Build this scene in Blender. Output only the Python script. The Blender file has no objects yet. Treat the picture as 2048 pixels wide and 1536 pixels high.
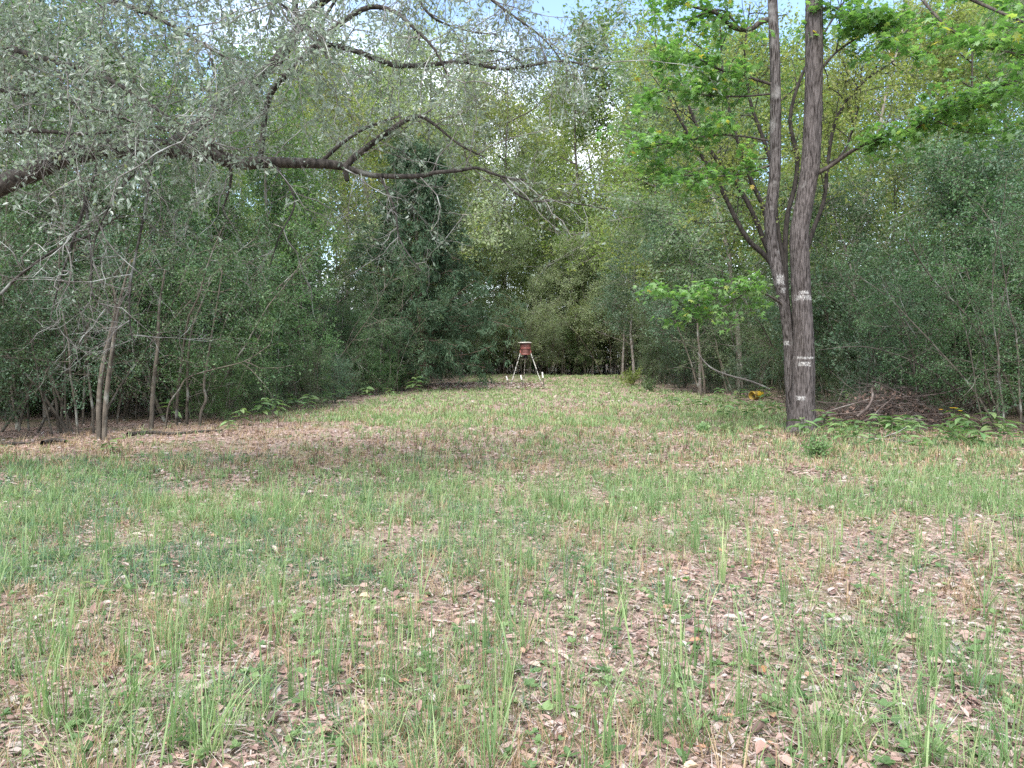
import bpy, math
import numpy as np
from mathutils import Vector, Matrix

# ------------------------------------------------------------------ camera, sky, sun, exposure
S = bpy.context.scene
COL = S.collection
FPX, PITCH, EYE = 1490.0, math.atan(62 / 1490.0), 1.6
cam_d = bpy.data.cameras.new('camera'); cam = bpy.data.objects.new('camera', cam_d); COL.objects.link(cam)
cam_d.sensor_width = 36.0; cam_d.lens = 36.0 * FPX / 2048.0; cam_d.clip_end = 600; cam_d.clip_start = 0.05
cam.location = (0, 0, EYE); cam.rotation_euler = (math.pi / 2 - PITCH, 0, 0)
S.camera = cam
S.render.resolution_x, S.render.resolution_y = 1024, 768
S.render.engine = 'CYCLES'
S.cycles.max_bounces = 4; S.cycles.diffuse_bounces = 2; S.cycles.glossy_bounces = 2
S.cycles.transmission_bounces = 4; S.cycles.transparent_max_bounces = 4
S.cycles.use_denoising = False
S.cycles.caustics_reflective = False; S.cycles.caustics_refractive = False
S.view_settings.view_transform = 'Standard'; S.view_settings.look = 'None'
S.view_settings.exposure = 1.74; S.view_settings.gamma = 1.0
SUN_EL, SUN_AZ = math.radians(54), math.radians(-158)     # azimuth from +Y towards +X
W = bpy.data.worlds.new('World'); S.world = W; W.use_nodes = True
def world():
    nt = W.node_tree; nt.nodes.clear(); L = nt.links.new
    out = nt.nodes.new('ShaderNodeOutputWorld'); bg = nt.nodes.new('ShaderNodeBackground')
    sky = nt.nodes.new('ShaderNodeTexSky'); sky.sky_type = 'NISHITA'; sky.sun_disc = False
    sky.sun_elevation = SUN_EL; sky.sun_rotation = SUN_AZ; sky.dust_density = 1.5; sky.air_density = 1.0
    # broken white cloud all over the sky
    tc = nt.nodes.new('ShaderNodeTexCoord'); nz = nt.nodes.new('ShaderNodeTexNoise')
    nz.inputs['Scale'].default_value = 2.3; nz.inputs['Detail'].default_value = 6; nz.inputs['Roughness'].default_value = .55
    mp = nt.nodes.new('ShaderNodeMapping'); mp.inputs['Scale'].default_value = (1, 1, 2.2); mp.inputs['Location'].default_value = (.7, 0.35, .2)
    cr = nt.nodes.new('ShaderNodeValToRGB'); cr.color_ramp.elements[0].position = .45; cr.color_ramp.elements[1].position = .66
    mx = nt.nodes.new('ShaderNodeMix'); mx.data_type = 'RGBA'
    L(tc.outputs['Generated'], mp.inputs[0]); L(mp.outputs[0], nz.inputs['Vector']); L(nz.outputs[0], cr.inputs[0])
    L(cr.outputs[0], mx.inputs[0]); L(sky.outputs[0], mx.inputs[6]); mx.inputs[7].default_value = (6.0, 6.25, 6.7, 1)
    L(mx.outputs[2], bg.inputs[0]); bg.inputs[1].default_value = 0.135
    L(bg.outputs[0], out.inputs[0])
world()
sd = bpy.data.lights.new('sun', 'SUN'); sun = bpy.data.objects.new('sun', sd); COL.objects.link(sun)
sd.energy = 2.2; sd.angle = math.radians(34); sd.color = (1.0, .985, .965)
sdir = Vector((math.sin(SUN_AZ) * math.cos(SUN_EL), math.cos(SUN_AZ) * math.cos(SUN_EL), math.sin(SUN_EL)))
sun.rotation_euler = sdir.to_track_quat('Z', 'Y').to_euler(); sun.location = (0, 0, 40)

# ------------------------------------------------------------------ helpers
CP, SP = math.cos(PITCH), math.sin(PITCH)
def P(px, py, Y):
    x = (px - 1024) / FPX; y = -(py - 768) / FPX
    dy = CP + y * SP; dz = -SP + y * CP
    k = Y / dy
    return np.array([x * k, Y, EYE + dz * k])
def G(px, py):
    x = (px - 1024) / FPX; y = -(py - 768) / FPX
    dy = CP + y * SP; dz = -SP + y * CP
    k = -EYE / dz
    return np.array([x * k, dy * k, 0.0])
def rng(s): return np.random.default_rng(s)
def nrm(v): return v / np.maximum(np.linalg.norm(v, axis=-1, keepdims=True), 1e-9)
_tab = rng(77).random((64, 64))
def vnoise(x, y, sc):
    x = np.asarray(x) / sc + 1000; y = np.asarray(y) / sc + 1000
    xi = np.floor(x).astype(int); yi = np.floor(y).astype(int); fx = x - xi; fy = y - yi
    fx = fx * fx * (3 - 2 * fx); fy = fy * fy * (3 - 2 * fy)
    g = lambda a, b: _tab[a % 64, b % 64]
    return (g(xi, yi) * (1 - fx) + g(xi + 1, yi) * fx) * (1 - fy) + (g(xi, yi + 1) * (1 - fx) + g(xi + 1, yi + 1) * fx) * fy
def gz(x, y):
    return 0.10 * (vnoise(x, y, 6.0) - .5) + 0.05 * (vnoise(x, y, 1.7) - .5) * (1 if np.isscalar(x) else 1.0)

class MB:
    """collects batches of faces, builds one mesh"""
    def __init__(s): s.v = []; s.l = []; s.n = []; s.r = []; s.sm = []; s.mi = []; s.nv = 0
    def add(s, V, F, rnd=0.5, smooth=False, mi=0):      # V (n,3); F (m,k)
        V = np.asarray(V, dtype=np.float32).reshape(-1, 3); F = np.asarray(F, dtype=np.int64)
        m, k = F.shape
        s.v.append(V); s.l.append((F + s.nv).ravel()); s.n.append(np.full(m, k)); s.nv += len(V)
        s.r.append(np.broadcast_to(np.asarray(rnd, dtype=np.float32), (m,)).copy())
        s.sm.append(np.full(m, smooth)); s.mi.append(np.full(m, mi)); return s
    def mesh(s, name, mats):
        me = bpy.data.meshes.new(name)
        V = np.concatenate(s.v); Lp = np.concatenate(s.l); n = np.concatenate(s.n)
        me.vertices.add(len(V)); me.vertices.foreach_set('co', V.ravel())
        me.loops.add(len(Lp)); me.loops.foreach_set('vertex_index', Lp.astype(np.int32))
        me.polygons.add(len(n)); st = np.concatenate([[0], np.cumsum(n)[:-1]])
        me.polygons.foreach_set('loop_start', st.astype(np.int32))
        me.polygons.foreach_set('use_smooth', np.concatenate(s.sm))
        me.polygons.foreach_set('material_index', np.concatenate(s.mi).astype(np.int32))
        for m in (mats if isinstance(mats, (list, tuple)) else [mats]): me.materials.append(m)
        a = me.attributes.new('rnd', 'FLOAT', 'FACE'); a.data.foreach_set('value', np.concatenate(s.r))
        me.update(calc_edges=True)
        return me
    def build(s, name, mats, parent=None):
        o = link(name, s.mesh(name, mats), parent)
        if name in ('twigs', 'branches', 'crown', 'foliage'): o['kind'] = 'stuff'
        return o
def link(name, me, parent=None):
    o = bpy.data.objects.new(name, me); COL.objects.link(o)
    if parent is not None: o.parent = parent
    return o
def empty(name, loc=(0, 0, 0), rz=0):
    o = bpy.data.objects.new(name, None); COL.objects.link(o); o.location = loc; o.rotation_euler = (0, 0, rz)
    o.empty_display_size = .2; return o
def tag(o, label=None, cat=None, group=None, kind=None):
    if label: o['label'] = label
    if cat: o['category'] = cat
    if group: o['group'] = group
    if kind: o['kind'] = kind
    return o
def copy_tree(o, parent=None):
    c = o.copy(); COL.objects.link(c)
    if parent is not None: c.parent = parent
    for ch in list(o.children): copy_tree(ch, c)
    return c
def slotmat(o, m, i=0):
    o.material_slots[i].link = 'OBJECT'; o.material_slots[i].material = m

def tubes(mb, PT, R, sides=5, rnd=None, mi=0):
    """PT (N,S+1,3), R (N,S+1)"""
    N, K, _ = PT.shape
    T = np.empty_like(PT); T[:, 1:-1] = PT[:, 2:] - PT[:, :-2]; T[:, 0] = PT[:, 1] - PT[:, 0]; T[:, -1] = PT[:, -1] - PT[:, -2]
    T = nrm(T); m = nrm(PT[:, -1] - PT[:, 0])
    ref = np.where(np.abs(m[:, 2:3]) > .8, np.array([[1., .2, 0]]), np.array([[0, 0.1, 1.]]))
    A = nrm(np.cross(T, ref[:, None, :])); B = np.cross(T, A)
    th = np.arange(sides) * 2 * math.pi / sides
    V = PT[:, :, None, :] + R[:, :, None, None] * (A[:, :, None, :] * np.cos(th)[None, None, :, None] + B[:, :, None, :] * np.sin(th)[None, None, :, None])
    i = np.arange(K - 1)[:, None]; j = np.arange(sides)[None, :]; j2 = (j + 1) % sides
    q = np.stack([i * sides + j, i * sides + j2, (i + 1) * sides + j2, (i + 1) * sides + j], -1).reshape(-1, 4)
    F = (q[None] + (np.arange(N) * K * sides)[:, None, None]).reshape(-1, 4)
    if rnd is None: rr = .5
    else: rr = np.repeat(rnd, len(q))
    mb.add(V.reshape(-1, 3), F, rr, True, mi)
def grow(r, st, d, ln, K, wander=.2, trop=0.0):
    N = len(st); PT = np.empty((N, K + 1, 3)); PT[:, 0] = st; d = nrm(d)
    trop = np.broadcast_to(trop, (N,))
    for s in range(K):
        d = nrm(d + wander * r.normal(size=(N, 3)) + trop[:, None] * np.array([0, 0, 1.]) / K)
        PT[:, s + 1] = PT[:, s] + d * (ln / K)[:, None]
    return PT
def taper(r0, K, end=.35):
    t = np.linspace(0, 1, K + 1)[None]; return r0[:, None] * (1 - t * (1 - end))
def at_t(PT, t):
    N, K1, _ = PT.shape; f = t * (K1 - 1); i = np.minimum(f.astype(int), K1 - 2); w = (f - i)[..., None]
    n = np.arange(N)[:, None]
    return PT[n, i] * (1 - w) + PT[n, i + 1] * w, nrm(PT[n, i + 1] - PT[n, i])
def spawn(r, PT, R, k, t0, t1, ang, angsd, lenf, radf, upb=0.0):
    """k children for each parent -> start, dir, length, radius (flattened)"""
    N = len(PT); t = t0 + (t1 - t0) * (np.arange(k)[None] + r.random((N, k))) / k
    p, tg = at_t(PT, t)
    pr = nrm(np.cross(tg, r.normal(size=(N, k, 3)))); pr[..., 2] += upb; pr = nrm(pr)
    a = np.radians(ang + angsd * r.normal(size=(N, k)))[..., None]
    d = nrm(tg * np.cos(a) + pr * np.sin(a))
    K1 = R.shape[1]; rp = R[np.arange(N)[:, None], np.minimum((t * (K1 - 1)).astype(int), K1 - 1)]
    ln = lenf(t, r); rd = np.minimum(rp * .8, radf(t, r))
    return p.reshape(-1, 3), d.reshape(-1, 3), ln.ravel(), rd.ravel()
def frames(r, a, n):
    a = nrm(a); s = nrm(np.cross(n, a)); n = np.cross(a, s); return np.stack([a, s, n], -1)
LEAF4 = (np.array([[0, 0, 0], [.45, .27, .06], [1, 0, 0], [.5, -.27, .06]]), np.array([[0, 1, 2, 3]]))
LEAF6 = (np.array([[0, 0, 0], [.3, .2, .05], [.7, .17, .04], [1, 0, -.03], [.7, -.17, .05], [.3, -.2, .04]]), np.array([[0, 1, 2, 3], [0, 3, 4, 5]]))
def _star():
    v = [(0, 0, 0)]
    for k, (a, l) in enumerate([(-105, .40), (-75, .2), (-52, .52), (-27, .24), (0, .62), (27, .24), (52, .52), (75, .2), (105, .40)]):
        a = math.radians(a); v.append((.3 + l * math.cos(a), l * math.sin(a), -.25 * l * l + .03 * (k % 2)))
    V = np.array(v); V[0] = (.3, 0, .02); V = np.vstack([V, [[0, .0, 0]]])
    F = [[0, i, i + 1] for i in range(1, 9)] + [[0, 9, 10], [0, 10, 1]]
    return V, np.array(F)
STAR = _star()
NEEDLE = (np.array([[0, .06, 0], [0, -.06, 0], [1, 0, .0]]), np.array([[0, 1, 2]]))
def scatter(mb, tmpl, pos, M, sc, rnd, mi=0, smooth=False):
    tv, tf = tmpl; N = len(pos)
    V = np.einsum('nij,kj->nki', M, tv) * np.asarray(sc).reshape(-1, 1, 1) + pos[:, None, :]
    F = (tf[None] + (np.arange(N) * len(tv))[:, None, None]).reshape(-1, tf.shape[1])
    mb.add(V.reshape(-1, 3), F, np.repeat(rnd, len(tf)), smooth, mi)
def leaves_on(r, mb, PT, m, size, tmpl=LEAF4, up=.5, spread=.03, out=.6, droop=0., mi=0, t0=.1, keep=None):
    N = len(PT); t = t0 + (1 - t0) * r.random((N, m)) ** .7; p, tg = at_t(PT, t)
    tn = np.repeat(r.normal(size=(N, 3)) * .55, m, 0); tq = np.repeat(r.random(N), m)
    p = p.reshape(-1, 3) + r.normal(size=(N * m, 3)) * spread; tg = tg.reshape(-1, 3)
    if keep is not None:
        k = keep(p); p = p[k]; tg = tg[k]; tn = tn[k]; tq = tq[k]
    n = len(p)
    a = tg * out + r.normal(size=(n, 3)) * .7 + np.array([0, 0, -droop])
    nn = (r.normal(size=(n, 3)) * .55 + tn) * (1 - up) + np.array([0, 0, up])
    scatter(mb, tmpl, p, frames(r, a, nn), size * r.uniform(.6, 1.35, n), .5 * tq + .5 * r.random(n), mi)
    return p
def crom(pts, K):
    """Catmull-Rom resample to K+1 points"""
    p = np.array(pts, float); p = np.vstack([2 * p[0] - p[1], p, 2 * p[-1] - p[-2]]); n = len(p) - 3
    o = []
    for u in np.linspace(0, n - 1e-6, K + 1):
        i = int(u); t = u - i; a, b, c, d = p[i:i + 4]
        o.append(.5 * (2 * b + (c - a) * t + (2 * a - 5 * b + 4 * c - d) * t * t + (3 * b - a - 3 * c + d) * t ** 3))
    return np.array(o)
def lathe(mb, prof, sides=24, mi=0, smooth=True, off=(0, 0, 0), M=None):
    th = np.arange(sides) * 2 * math.pi / sides; pr = np.array(prof, float)
    V = np.stack([pr[:, 0:1] * np.cos(th), pr[:, 0:1] * np.sin(th), np.broadcast_to(pr[:, 1:2], (len(pr), sides))], -1).reshape(-1, 3)
    if M is not None: V = V @ np.array(M).T
    V = V + np.array(off)
    i = np.arange(len(pr) - 1)[:, None]; j = np.arange(sides)[None]; j2 = (j + 1) % sides
    mb.add(V, np.stack([i * sides + j, i * sides + j2, (i + 1) * sides + j2, (i + 1) * sides + j], -1).reshape(-1, 4), .5, smooth, mi)

# ------------------------------------------------------------------ materials
def newmat(name):
    m = bpy.data.materials.new(name); m.use_nodes = True; nt = m.node_tree; nt.nodes.clear()
    out = nt.nodes.new('ShaderNodeOutputMaterial'); return m, nt, out
def ramp(nt, stops):
    cr = nt.nodes.new('ShaderNodeValToRGB'); e = cr.color_ramp.elements
    while len(e) < len(stops): e.new(.5)
    for i, (p, c) in enumerate(stops): e[i].position = p; e[i].color = (*c, 1)
    return cr
def leafmat(name, stops, trans=.35, rough=.5, spec=.35, tcol=1.5, hue=.02, tb=.66):
    m, nt, out = newmat(name); L = nt.links.new
    at = nt.nodes.new('ShaderNodeAttribute'); at.attribute_name = 'rnd'
    cr = ramp(nt, stops); L(at.outputs['Fac'], cr.inputs[0])
    oi = nt.nodes.new('ShaderNodeObjectInfo'); hs = nt.nodes.new('ShaderNodeHueSaturation')
    mr = nt.nodes.new('ShaderNodeMapRange'); mr.inputs[3].default_value = .5 - hue; mr.inputs[4].default_value = .5 + hue
    mv = nt.nodes.new('ShaderNodeMapRange'); mv.inputs[3].default_value = .85; mv.inputs[4].default_value = 1.18
    L(oi.outputs['Random'], mr.inputs[0]); L(oi.outputs['Random'], mv.inputs[0])
    L(mr.outputs[0], hs.inputs['Hue']); L(mv.outputs[0], hs.inputs['Value']); L(cr.outputs[0], hs.inputs['Color'])
    b = nt.nodes.new('ShaderNodeBsdfPrincipled'); b.inputs['Roughness'].default_value = rough; b.inputs['Specular IOR Level'].default_value = spec
    L(hs.outputs[0], b.inputs['Base Color'])
    tr = nt.nodes.new('ShaderNodeBsdfTranslucent'); g = nt.nodes.new('ShaderNodeMix'); g.data_type = 'RGBA'; g.blend_type = 'MULTIPLY'
    g.inputs[0].default_value = 1; L(hs.outputs[0], g.inputs[6]); g.inputs[7].default_value = (tcol * 1.0, tcol * 1.12, tcol * tb, 1)
    L(g.outputs[2], tr.inputs[0])
    mx = nt.nodes.new('ShaderNodeMixShader'); mx.inputs[0].default_value = trans
    L(b.outputs[0], mx.inputs[1]); L(tr.outputs[0], mx.inputs[2]); L(mx.outputs[0], out.inputs[0]); return m
def barkmat(name, c1, c2, c3=None, sx=18, sz=3, bump=.5, lich=.0, bands=None, rough=.9, lo=.32, hi=.62):
    m, nt, out = newmat(name); L = nt.links.new
    tc = nt.nodes.new('ShaderNodeTexCoord'); mp = nt.nodes.new('ShaderNodeMapping'); mp.inputs['Scale'].default_value = (sx, sx, sz)
    L(tc.outputs['Object'], mp.inputs[0])
    n1 = nt.nodes.new('ShaderNodeTexNoise'); n1.inputs['Scale'].default_value = 1.0; n1.inputs['Detail'].default_value = 5; n1.inputs['Distortion'].default_value = .6
    L(mp.outputs[0], n1.inputs['Vector'])
    cr = ramp(nt, [(lo, c1), (hi, c2)]); L(n1.outputs[0], cr.inputs[0]); col = cr.outputs[0]
    if c3 is not None:
        n2 = nt.nodes.new('ShaderNodeTexNoise'); n2.inputs['Scale'].default_value = 3.2; n2.inputs['Detail'].default_value = 6
        L(tc.outputs['Object'], n2.inputs['Vector'])
        r2 = ramp(nt, [(.55 - lich, (0, 0, 0)), (.68 - lich, (1, 1, 1))]); L(n2.outputs[0], r2.inputs[0])
        mx = nt.nodes.new('ShaderNodeMix'); mx.data_type = 'RGBA'; L(r2.outputs[0], mx.inputs[0]); L(col, mx.inputs[6]); mx.inputs[7].default_value = (*c3, 1); col = mx.outputs[2]
    if bands:
        sep = nt.nodes.new('ShaderNodeSeparateXYZ'); L(tc.outputs['Object'], sep.inputs[0])
        nb = nt.nodes.new('ShaderNodeTexNoise'); nb.inputs['Scale'].default_value = 1; nb.inputs['Detail'].default_value = 4
        mb_ = nt.nodes.new('ShaderNodeMapping'); mb_.inputs['Scale'].default_value = (75, 75, 26); L(tc.outputs['Object'], mb_.inputs[0]); L(mb_.outputs[0], nb.inputs['Vector'])
        def math_(op, a, b=None):
            n = nt.nodes.new('ShaderNodeMath'); n.operation = op
            for i, v in enumerate((a, b)):
                if v is None: continue
                if hasattr(v, 'links'): L(v, n.inputs[i])
                else: n.inputs[i].default_value = v
            return n.outputs[0]
        tot = None
        for (bx, hx, bz, hz) in bands:
            dx = math_('DIVIDE', math_('ABSOLUTE', math_('SUBTRACT', sep.outputs[0], bx)), hx)
            dz = math_('DIVIDE', math_('ABSOLUTE', math_('SUBTRACT', sep.outputs[2], bz)), hz)
            k = math_('SUBTRACT', 1.0, math_('MAXIMUM', dx, dz))
            tot = k if tot is None else math_('MAXIMUM', tot, k)
        v = math_('ADD', math_('MINIMUM', math_('MULTIPLY', tot, 1.0), .35), math_('MULTIPLY', math_('SUBTRACT', nb.outputs[0], .5), 2.2))
        rb = ramp(nt, [(.12, (0, 0, 0)), (.62, (1, 1, 1))]); L(v, rb.inputs[0])
        mx = nt.nodes.new('ShaderNodeMix'); mx.data_type = 'RGBA'; L(rb.outputs[0], mx.inputs[0]); L(col, mx.inputs[6]); mx.inputs[7].default_value = (.38, .37, .35, 1); col = mx.outputs[2]
    b = nt.nodes.new('ShaderNodeBsdfPrincipled'); b.inputs['Roughness'].default_value = rough; b.inputs['Specular IOR Level'].default_value = .15
    L(col, b.inputs['Base Color'])
    bp = nt.nodes.new('ShaderNodeBump'); bp.inputs['Strength'].default_value = bump; bp.inputs['Distance'].default_value = .03
    L(n1.outputs[0], bp.inputs['Height']); L(bp.outputs[0], b.inputs['Normal']); L(b.outputs[0], out.inputs[0]); return m
def plain(name, c1, c2, scale=12, rough=.6, metal=0., lo=.4, hi=.6):
    m, nt, out = newmat(name); L = nt.links.new
    tc = nt.nodes.new('ShaderNodeTexCoord'); n1 = nt.nodes.new('ShaderNodeTexNoise'); n1.inputs['Scale'].default_value = scale; n1.inputs['Detail'].default_value = 5
    L(tc.outputs['Object'], n1.inputs['Vector']); cr = ramp(nt, [(lo, c1), (hi, c2)]); L(n1.outputs[0], cr.inputs[0])
    b = nt.nodes.new('ShaderNodeBsdfPrincipled'); b.inputs['Roughness'].default_value = rough; b.inputs['Metallic'].default_value = metal
    L(cr.outputs[0], b.inputs['Base Color']); L(b.outputs[0], out.inputs[0]); return m

M = {}
M['yaupon'] = leafmat('yaupon_leaf', [(0, (.034, .070, .030)), (.5, (.066, .124, .050)), (.85, (.118, .188, .082)), (1, (.21, .27, .13))], .28, .45, .32, 1.4, .014)
M['yaupon2'] = leafmat('yaupon_leaf_pale', [(0, (.045, .088, .05)), (.5, (.085, .15, .085)), (.9, (.14, .21, .13)), (1, (.26, .29, .17))], .3, .45, .3, 1.4, .014)
M['privet'] = leafmat('bright_shrub_leaf', [(0, (.05, .11, .04)), (.6, (.095, .185, .065)), (1, (.18, .27, .11))], .38, .45, .3, 1.5, .014)
M['pale'] = leafmat('leaf_lightened_for_sun', [(0, (.17, .22, .12)), (.55, (.27, .325, .185)), (.92, (.38, .42, .26)), (1, (.48, .38, .24))], .45, .5, .3, 1.4)  # leaf colour lightened to stand in for sunlight on the far foliage
M['green'] = leafmat('tree_leaf_green', [(0, (.06, .11, .035)), (.6, (.105, .18, .06)), (1, (.19, .26, .09))], .48, .5, .3, 1.7)
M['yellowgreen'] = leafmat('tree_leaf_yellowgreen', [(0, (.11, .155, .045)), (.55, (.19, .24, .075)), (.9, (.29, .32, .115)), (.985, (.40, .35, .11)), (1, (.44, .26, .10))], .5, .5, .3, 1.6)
M['graygreen'] = leafmat('tree_leaf_graygreen', [(0, (.08, .12, .06)), (.6, (.14, .19, .10)), (1, (.24, .28, .17))], .45, .45, .4, 1.5)
M['olive'] = leafmat('shrub_leaf_olive', [(0, (.09, .11, .04)), (.6, (.16, .18, .07)), (.9, (.27, .25, .10)), (1, (.36, .26, .12))], .4, .5, .3, 1.5)
M['oak'] = leafmat('oak_leaf', [(0, (.12, .16, .115)), (.5, (.20, .245, .19)), (.86, (.33, .37, .32)), (.96, (.22, .25, .10)), (1, (.34, .21, .08))], .4, .36, .55, 1.35, .02, .85)
M['gum'] = leafmat('sweetgum_leaf', [(0, (.065, .13, .04)), (.55, (.115, .205, .065)), (.95, (.19, .28, .11)), (.99, (.30, .30, .07)), (1, (.42, .24, .08))], .48, .42, .4, 1.55, .02, .55)
M['cedar'] = leafmat('cedar_needles', [(0, (.030, .065, .035)), (.6, (.052, .10, .052)), (1, (.10, .15, .085))], .15, .6, .2, 1.2)
M['forb'] = leafmat('forb_leaf', [(0, (.07, .13, .05)), (.6, (.13, .21, .08)), (1, (.22, .30, .13))], .35, .5, .35, 1.5)
M['grass'] = leafmat('grass_blade', [(0, (.08, .14, .058)), (.45, (.15, .23, .095)), (.8, (.255, .325, .145)), (1, (.42, .41, .22))], .35, .55, .3, 1.4)
M['grassfine'] = leafmat('fine_grass', [(0, (.05, .11, .07)), (.6, (.085, .165, .095)), (1, (.16, .23, .13))], .3, .55, .3, 1.3)
M['straw'] = leafmat('dry_grass', [(0, (.22, .14, .08)), (.5, (.36, .26, .15)), (1, (.52, .44, .28))], .25, .7, .2, 1.1)
M['stalk'] = leafmat('dead_stalk', [(0, (.06, .04, .03)), (.6, (.12, .08, .06)), (1, (.22, .13, .08))], .1, .8, .1, 1.0)
M['litter'] = leafmat('fallen_leaf', [(0, (.085, .055, .043)), (.2, (.22, .138, .108)), (.5, (.33, .222, .182)), (.72, (.385, .29, .24)), (.86, (.40, .355, .325)), (.95, (.42, .345, .29)), (1, (.40, .20, .10))], .12, .6, .35, 1.0)
M['bark_gum'] = barkmat('sweetgum_bark', (.020, .016, .014), (.122, .106, .100), (.19, .18, .168), 40, 5, .8, -.10, lo=.34, hi=.64,
    bands=[(.0, .19, 2.70, .06), (-.02, .11, 2.80, .035), (0, .13, 1.38, .05), (.04, .2, 1.50, .028), (-.07, .08, .70, .05)])
M['bark_gum2'] = barkmat('sweetgum_bark_small', (.020, .016, .014), (.115, .102, .096), (.19, .18, .168), 40, 5, .8, -.02, lo=.38, hi=.60,
    bands=[(-.44, .09, 3.07, .11), (-.38, .06, 2.86, .06), (-.25, .05, 1.80, .05)])
M['bark_gray'] = barkmat('gray_bark', (.10, .085, .07), (.25, .22, .19), (.34, .35, .31), 14, 4, .4, .02)
M['bark_dark'] = barkmat('dark_bark', (.025, .021, .018), (.085, .072, .06), (.14, .14, .12), 20, 5, .5, -.05)
M['bark_black'] = barkmat('blackish_bark', (.014, .012, .010), (.045, .038, .033), None, 20, 5, .5)
M['bark_oak'] = barkmat('oak_bark', (.018, .016, .014), (.07, .062, .054), (.19, .195, .175), 20, 8, .6, -.02)
M['twig'] = barkmat('gray_twig', (.08, .07, .063), (.20, .185, .17), (.36, .37, .34), 30, 30, .1, .04)
M['stem'] = barkmat('shrub_stem', (.045, .038, .030), (.135, .115, .09), (.24, .245, .21), 12, 4, .2, .0)
M['bark_cedar'] = barkmat('cedar_bark', (.07, .045, .035), (.20, .14, .11), None, 24, 3, .6)
M['deadwood'] = barkmat('dead_wood', (.05, .038, .032), (.14, .11, .095), (.22, .20, .18), 14, 14, .3, .0)

# ------------------------------------------------------------------ ground
def groundmat():
    m, nt, out = newmat('forest_floor'); L = nt.links.new
    tc = nt.nodes.new('ShaderNodeTexCoord')
    def noise(sc, det=6, r=.6):
        n = nt.nodes.new('ShaderNodeTexNoise'); n.inputs['Scale'].default_value = sc; n.inputs['Detail'].default_value = det; n.inputs['Roughness'].default_value = r
        L(tc.outputs['Object'], n.inputs['Vector']); return n.outputs[0]
    f = noise(34, 6, .7)
    c = ramp(nt, [(.28, (.11, .078, .062)), (.46, (.24, .17, .135)), (.60, (.36, .27, .225)), (.75, (.46, .38, .33))]); L(f, c.inputs[0])
    g = noise(1.1, 5); gr = ramp(nt, [(.48, (0, 0, 0)), (.62, (.55, .55, .55))]); L(g, gr.inputs[0])
    g2 = noise(60, 4, .7); gc = ramp(nt, [(.35, (.06, .085, .03)), (.65, (.20, .24, .10))]); L(g2, gc.inputs[0])
    mx = nt.nodes.new('ShaderNodeMix'); mx.data_type = 'RGBA'; L(gr.outputs[0], mx.inputs[0]); L(c.outputs[0], mx.inputs[6]); L(gc.outputs[0], mx.inputs[7])
    b = nt.nodes.new('ShaderNodeBsdfPrincipled'); b.inputs['Roughness'].default_value = .9; b.inputs['Specular IOR Level'].default_value = .15
    L(mx.outputs[2], b.inputs['Base Color'])
    bp = nt.nodes.new('ShaderNodeBump'); bp.inputs['Strength'].default_value = .7; bp.inputs['Distance'].default_value = .03
    L(f, bp.inputs['Height']); L(bp.outputs[0], b.inputs['Normal']); L(b.outputs[0], out.inputs[0]); return m
M['ground'] = groundmat()
def build_ground():
    a = np.concatenate([[-250, -140, -80, -50], np.arange(-34, 34.01, .5), [50, 80, 140, 250]])
    b = np.concatenate([[-120, -60, -30, -14], np.arange(-6, 66.01, .5), [80, 110, 160, 260]])
    X, Y = np.meshgrid(a, b); V = np.stack([X, Y, gz(X, Y)], -1).reshape(-1, 3)
    na, nb = len(a), len(b); i = np.arange(nb - 1)[:, None]; j = np.arange(na - 1)[None]
    F = np.stack([i * na + j, i * na + j + 1, (i + 1) * na + j + 1, (i + 1) * na + j], -1).reshape(-1, 4)
    return MB().add(V, F, .5, True).build('ground', M['ground'])
ground = tag(build_ground(), 'leaf-strewn forest clearing floor', kind='structure')

# edges of the clearing: X of the left and right thicket fronts as functions of depth
LE = np.array([[0, -12], [9, -11], [14.5, -9.0], [16.5, -6.9], [22, -6.2], [28, -5.3], [36, -3.6], [46, -3.2], [54, -3.5], [70, -3.5]])
RE = np.array([[0, 13], [9, 12], [14, 10.0], [15.5, 8.6], [18, 8.0], [25, 8.6], [30, 7.6], [38, 7.0], [52, 8.2], [70, 8.2]])
def lx(y): return np.interp(y, LE[:, 0], LE[:, 1])
def rx(y): return np.interp(y, RE[:, 0], RE[:, 1])
def inside(x, y, m=0.0): return (x > lx(y) - m) & (x < rx(y) + m) & (y < 54)

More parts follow.
